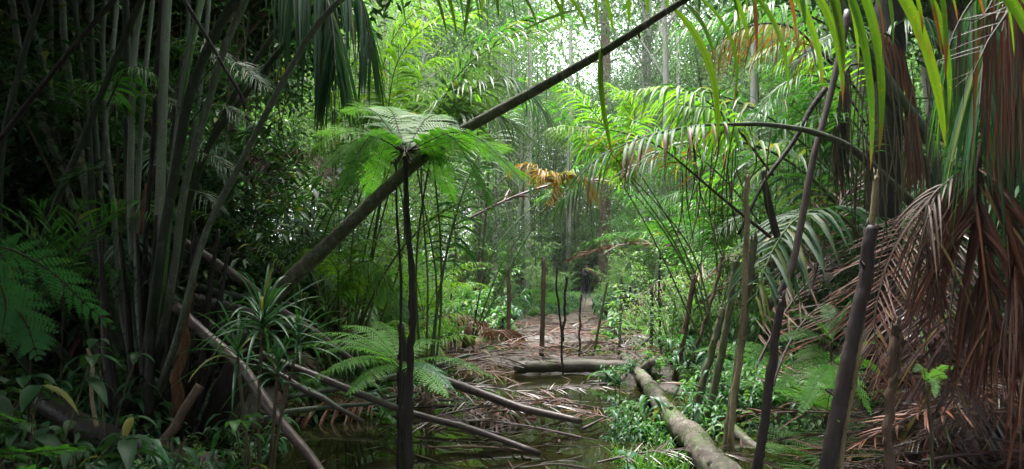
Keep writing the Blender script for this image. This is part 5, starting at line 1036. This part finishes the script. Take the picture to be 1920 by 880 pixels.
# --- the walker on the path
def person():
    Y = 38.; x = xat(1099, Y); z = g(x, Y)+.03; t = thing('person', 'person in red shirt and dark trousers with black backpack walking away on the path', 'person', (x, Y, z)); o = np.array([x, Y, z])
    def skin(name, joints, edges, radii, mat, parent, sub=2):
        me = bpy.data.meshes.new(name); me.from_pydata([tuple(j) for j in joints], edges, []); ob = bpy.data.objects.new(name, me); C.objects.link(ob); ob.parent = parent
        sk = ob.modifiers.new('skin', 'SKIN'); me.materials.append(mat)
        if not me.skin_vertices: me.skin_vertices.new()
        for i, r in enumerate(radii): me.skin_vertices[0].data[i].radius = (r[0], r[1]) if isinstance(r, tuple) else (r, r)
        me.skin_vertices[0].data[0].use_root = True; sk.use_smooth_shade = True
        ss = ob.modifiers.new('subsurf', 'SUBSURF'); ss.levels = sub; ss.render_levels = sub; return ob
    sk_ = plainmat('skin_tone', (.3, .17, .11), .5)
    J = dict(pel=(0, 0, .93), chest=(.03, 0, 1.28), neck=(.06, 0, 1.46), head=(.1, 0, 1.58), top=(.11, 0, 1.70), hl=(-.08, .02, .88), kl=(-.1, .06, .5), al=(-.16, -.06, .1), tl=(-.14, .1, .04), hr=(.09, -.02, .88), kr=(.11, .12, .5), ar=(.07, .12, .1), tr=(.09, .27, .04), sl=(-.15, 0, 1.4), el=(-.2, .05, 1.12), wl=(-.1, .2, .98), sr=(.2, .02, 1.4), er=(.34, .1, 1.17), wr=(.53, .15, 1.1))
    k = list(J); E = [('pel', 'chest'), ('chest', 'neck'), ('neck', 'head'), ('head', 'top'), ('pel', 'hl'), ('hl', 'kl'), ('kl', 'al'), ('al', 'tl'), ('pel', 'hr'), ('hr', 'kr'), ('kr', 'ar'), ('ar', 'tr'), ('chest', 'sl'), ('sl', 'el'), ('el', 'wl'), ('chest', 'sr'), ('sr', 'er'), ('er', 'wr')]
    Rr = dict(pel=(.13, .1), chest=(.15, .11), neck=.055, head=.085, top=.07, hl=.085, kl=.055, al=.038, tl=.035, hr=.085, kr=.055, ar=.038, tr=.035, sl=.055, el=.04, wl=.028, sr=.055, er=.04, wr=.028)
    body = skin('body', [J[q] for q in k], [(k.index(a), k.index(b)) for a, b in E], [Rr[q] for q in k], sk_, t)
    hands = MB()
    for w_, dv in (('wr', (.9, .2, -.1)), ('wl', (.3, .9, -.1))):
        p = np.array(J[w_])+o; d = np.array(dv)/np.linalg.norm(dv); s = np.cross(d, [0, 0, 1]); hands.tube([p, p+d*.05, p+d*.09], [.025, .035, .032], 8)
        for f in range(4): hands.tube([p+d*.085+s*(f-1.5)*.018, p+d*.13+s*(f-1.5)*.02, p+d*(.165-.01*abs(f-1.5))+s*(f-1.5)*.02-np.array([0, 0, .02])], [.009, .008, .006], 6)
        hands.tube([p+d*.03+s*.03, p+d*.07+s*.06, p+d*.1+s*.06], [.01, .009, .007], 6)
    hands.build('hands', sk_, t)
    def sub(name, ks, es, sc, mat):
        return skin(name, [J[q] for q in ks], [(ks.index(a), ks.index(b)) for a, b in es], [tuple(v*sc for v in Rr[q]) if isinstance(Rr[q], tuple) else Rr[q]*sc for q in ks], mat, t)
    J2 = dict(J); J['sleevel'] = (-.18, .03, 1.24); J['sleever'] = (.28, .06, 1.27); Rr['sleevel'] = .05; Rr['sleever'] = .05; J['hem'] = (0, 0, .9); Rr['hem'] = (.13, .1)
    sub('shirt', ['chest', 'hem', 'neck', 'sl', 'sleevel', 'sr', 'sleever'], [('chest', 'hem'), ('chest', 'neck'), ('chest', 'sl'), ('sl', 'sleevel'), ('chest', 'sr'), ('sr', 'sleever')], 1.12, plainmat('red_shirt', (.42, .03, .04), .8))
    sub('trousers', ['pel', 'hl', 'kl', 'al', 'hr', 'kr', 'ar'], [('pel', 'hl'), ('hl', 'kl'), ('kl', 'al'), ('pel', 'hr'), ('hr', 'kr'), ('kr', 'ar')], 1.2, plainmat('dark_trousers', (.02, .025, .04), .8))
    hb = MB(); hp = np.array(J['top'])+o
    hb.tube([hp-(0.01, .02, .1), hp-(0, .015, .04), hp+(0, 0, .02), hp+(0, 0, .05)], [.085, .1, .095, .04], 12); hb.build('hair', plainmat('black_hair', (.012, .01, .01), .5), t)
    fc = MB(); hc = np.array(J['head'])+o; fc.tube([hc+(.01, .07, .01), hc+(.015, .105, -.005)], [.018, .01], 6); fc.tube([hc+(-.085, 0, 0), hc+(-.1, 0, .01)], [.025, .02], 6); fc.tube([hc+(.085, 0, 0), hc+(.1, 0, .01)], [.025, .02], 6); fc.build('face', sk_, t)
    bp = MB(); c = o+np.array([-.06, -.2, 1.2]); th = np.linspace(0, 2*math.pi, 16, endpoint=False)
    V = []
    for zz, sx, sy in [(-.27, .05, .04), (-.27, .14, .09), (-.22, .17, .12), (-.05, .17, .14), (.12, .155, .12), (.21, .12, .08), (.23, .04, .03)]:
        V += [c+np.array([np.sign(math.cos(a))*abs(math.cos(a))**.5*sx, np.sign(math.sin(a))*abs(math.sin(a))**.5*sy, zz]) for a in th]
    i = np.arange(6)[:, None]*16; j = np.arange(16)[None]; kk = (j+1) % 16; bp.add(np.array(V), np.stack([i+j, i+kk, i+16+kk, i+16+j], -1)); bk = bp.build('backpack', plainmat('black_nylon', (.015, .016, .03), .6), t)
    pk = MB(); pk.tube([c+(-.1, -.13, -.12), c+(.1, -.13, -.12)], [.06, .06], 10); pk.build('pocket', plainmat('grey_pocket', (.04, .04, .05), .6), t)
    for s in (-1, 1):
        b_ = MB(); b_.tube(smoothline([c+(s*.1, .08, .18), c+(s*.12+.06, .2, .27), c+(s*.13+.06, .3, .1), c+(s*.13+.04, .24, -.2)], 12), .018, 6); b_.build('strap', plainmat('strap_black', (.015, .015, .02)), t)
        sh = MB(); f = np.array(J['al' if s < 0 else 'ar'])+o; tt = np.array(J['tl' if s < 0 else 'tr'])+o; sh.tube([f+(0, -.05, -.04), f+(0, 0, -.02), (f+tt)/2+(0, 0, -.01), tt+(0, .02, 0)], [.04, .055, .05, .035], 10); sh.build('shoe', plainmat('dark_shoe', (.02, .018, .015)), t)
person()
# the far-off wood that closes every gap: one mass of leaves between the trunks
n = 260000; y = RNG.uniform(44, 92, n); x = RNG.uniform(-1, 1, n)*(y*.82+4); top = 15+y*.16+5*hnoise(x*.35, y*.35, 1); z = top*RNG.random(n)**.85
px_ = 960+1280*x/y; el = 500-(z-1.5)/y*1280
k = (hnoise(x*.5+z*.3, y*.4-z*.45, 1.2)+.25*hnoise(x*2, z*2+y, 1)) > -.06
k &= ~((np.abs(x/y-.078) < .034+.02*hnoise(z, y, 2)*6) & (z/y > .31+.1*hnoise(x*3, y, 2))) ; k &= np.abs(x-path_x(np.minimum(y, 40))) > np.where(y < 44, 1.2, -1)
m2 = 70000; y2 = RNG.uniform(46, 92, m2); x2 = y2*(.078+RNG.uniform(-.12, .12, m2)); z2 = y2*.29*RNG.random(m2)**.8+1.2*hnoise(x2, y2, 2); k2 = hnoise(x2*.8+z2*.4, y2*.4-z2*.6, 1.2) > -.09
x, y, z = np.concatenate([x[k], x2[k2]]), np.concatenate([y[k], y2[k2]]), np.concatenate([z[k], z2[k2]]); n = len(x); a = RNG.uniform(0, 6.28, n); dd = np.stack([np.cos(a), np.sin(a), RNG.normal(-.1, .5, n)], 1)
q = MB(); q.rib(np.stack([x, y, z], 1), dd, np.cross(dd, [0, 0, 1.])+RNG.normal(0, .4, (n, 3)), RNG.uniform(.25, .6, n), RNG.uniform(.1, .22, n), .3, 2, 'oval', 0, np.clip(.45+hnoise(x*.6, z*.6+y*.4, 1.5)*1.2+RNG.normal(0, .2, n), 0, .92))
tag(q.build('far_forest', M['tree']), kind='stuff')
# --- loose leaf litter that nobody could count
n = 16000
x = RNG.uniform(-9, 10, n); y = RNG.uniform(3.2, 24, n); z = H(x, y); k = (z > -.02) & ((y > 9) | (np.abs(x) > 1)) ; x, y, z = x[k], y[k], z[k]; n = len(x)
a = RNG.uniform(0, 6.28, n); d = np.stack([np.cos(a), np.sin(a), RNG.uniform(-.05, .3, n)], 1)
q = MB(); q.rib(np.stack([x, y, z+.015], 1), d, np.cross(d, [0, 0, 1.])+RNG.normal(0, .3, (n, 3)), RNG.uniform(.06, .45, n), RNG.uniform(.008, .04, n), .1, 3, 'oval', .3, RNG.random(n))
tag(q.build('leaf_litter', M['dead']), kind='stuff')
n = 5000
x = RNG.uniform(-8, 9, n); y = RNG.uniform(10, 22, n); z = H(x, y); a = RNG.uniform(0, 6.28, n); d = np.stack([np.cos(a), np.sin(a), RNG.uniform(-.05, .3, n)], 1)
q = MB(); q.rib(np.stack([x, y, z+.02], 1), d, np.cross(d, [0, 0, 1.]), RNG.uniform(.1, .6, n), RNG.uniform(.008, .03, n), .1, 3, 'strap', .3, RNG.random(n))
tag(q.build('leaf_litter', M['dead_tan']), kind='stuff')
# ground cover
def cover(name, n, xr, yr, cond, mat, L=(.05, .16), W=.035, up=.35):
    x = RNG.uniform(*xr, n); y = RNG.uniform(*yr, n); k = cond(x, y) & (H(x, y) > .02); x, y = x[k], y[k]; n = len(x); z = H(x, y); a = RNG.uniform(0, 6.28, n); h = RNG.uniform(.02, .3, n)
    d = np.stack([np.cos(a), np.sin(a), RNG.normal(up, .4, n)], 1); q = MB(); q.rib(np.stack([x, y, z+h], 1), d, np.cross(d, [0, 0, 1.])+RNG.normal(0, .3, (n, 3)), RNG.uniform(*L, n), W*RNG.uniform(.5, 1.2, n), .4, 2, 'oval', .3, RNG.random(n)*.93)
    tag(q.build(name, M[mat]), kind='stuff')
cover('ground_cover', 70000, (-22, 24), (9, 44), lambda x, y: (np.abs(x-path_x(y)) > np.where(y < 19, 3.0, np.where(y < 27, .8, .35))+.5*hnoise(x, y, 2)), 'shrub', (.06, .2), .05)
cover('ground_cover', 14000, (-8, -1.8), (3, 10), lambda x, y: hnoise(x, y, 3) > -.1, 'shrub_dark')
cover('ground_cover', 2600, (1.9, 5), (5.2, 10), lambda x, y: hnoise(x, y, 3) > -.05, 'shrub')
cover('ground_cover', 16000, (0, 6.5), (18.5, 38), lambda x, y: (np.abs(x-.109*y) > .3+.15*hnoise(x, y, 4)+np.where(y < 21, 1.2, 0)) & (np.abs(x-.109*y) < 2.6) & (y > 19.5+hnoise(x, y, 3)*3), 'shrub', (.06, .2), .05)
for ks in KIND.values():
    for pr in ks:
        if not pr.get('_used'):
            for o in [pr]+list(pr.children_recursive): bpy.data.objects.remove(o)
for o in C.objects:
    for k in ('_o', '_used'):
        if k in o: del o[k]

# --- pale humid air that fades the far trees
def haze():
    me = bpy.data.meshes.new('haze'); X, Y0, Y1, Z0, Z1 = 118, -28, 122, -2.5, 42
    v = [(x, y, z) for x in (-X, X) for y in (Y0, Y1) for z in (Z0, Z1)]
    me.from_pydata(v, [], [(0, 1, 3, 2), (4, 6, 7, 5), (0, 4, 5, 1), (2, 3, 7, 6), (0, 2, 6, 4), (1, 5, 7, 3)]); o = bpy.data.objects.new('haze', me); C.objects.link(o); tag(o, kind='stuff')
    m, nt, N, L = mk('humid_air'); v = N.new('ShaderNodeVolumePrincipled'); v.inputs['Color'].default_value = (.86, .93, .95, 1); v.inputs['Density'].default_value = HAZE; v.inputs['Anisotropy'].default_value = .3
    o_ = N.new('ShaderNodeOutputMaterial'); L.new(v.outputs[0], o_.inputs['Volume']); me.materials.append(m)
HAZE = .0005
haze()

n = 800
x = RNG.uniform(-3, 4, n); y = RNG.uniform(3.6, 13, n); k = H(x, y) < 0; x, y = x[k], y[k]; k = hnoise(x, y, 3.5) > -.12; x, y = x[k], y[k]; n = len(x); a = RNG.uniform(0, 6.28, n); dd = np.stack([np.cos(a), np.sin(a), RNG.uniform(0, .12, n)], 1)
q = MB(); q.rib(np.stack([x, y, np.full(n, .006)], 1), dd, np.cross(dd, [0, 0, 1.]), RNG.uniform(.03, .3, n), RNG.uniform(.006, .03, n), .02, 3, 'oval', .2, RNG.random(n)); tag(q.build('floating_leaves', M['dead_dark']), kind='stuff')
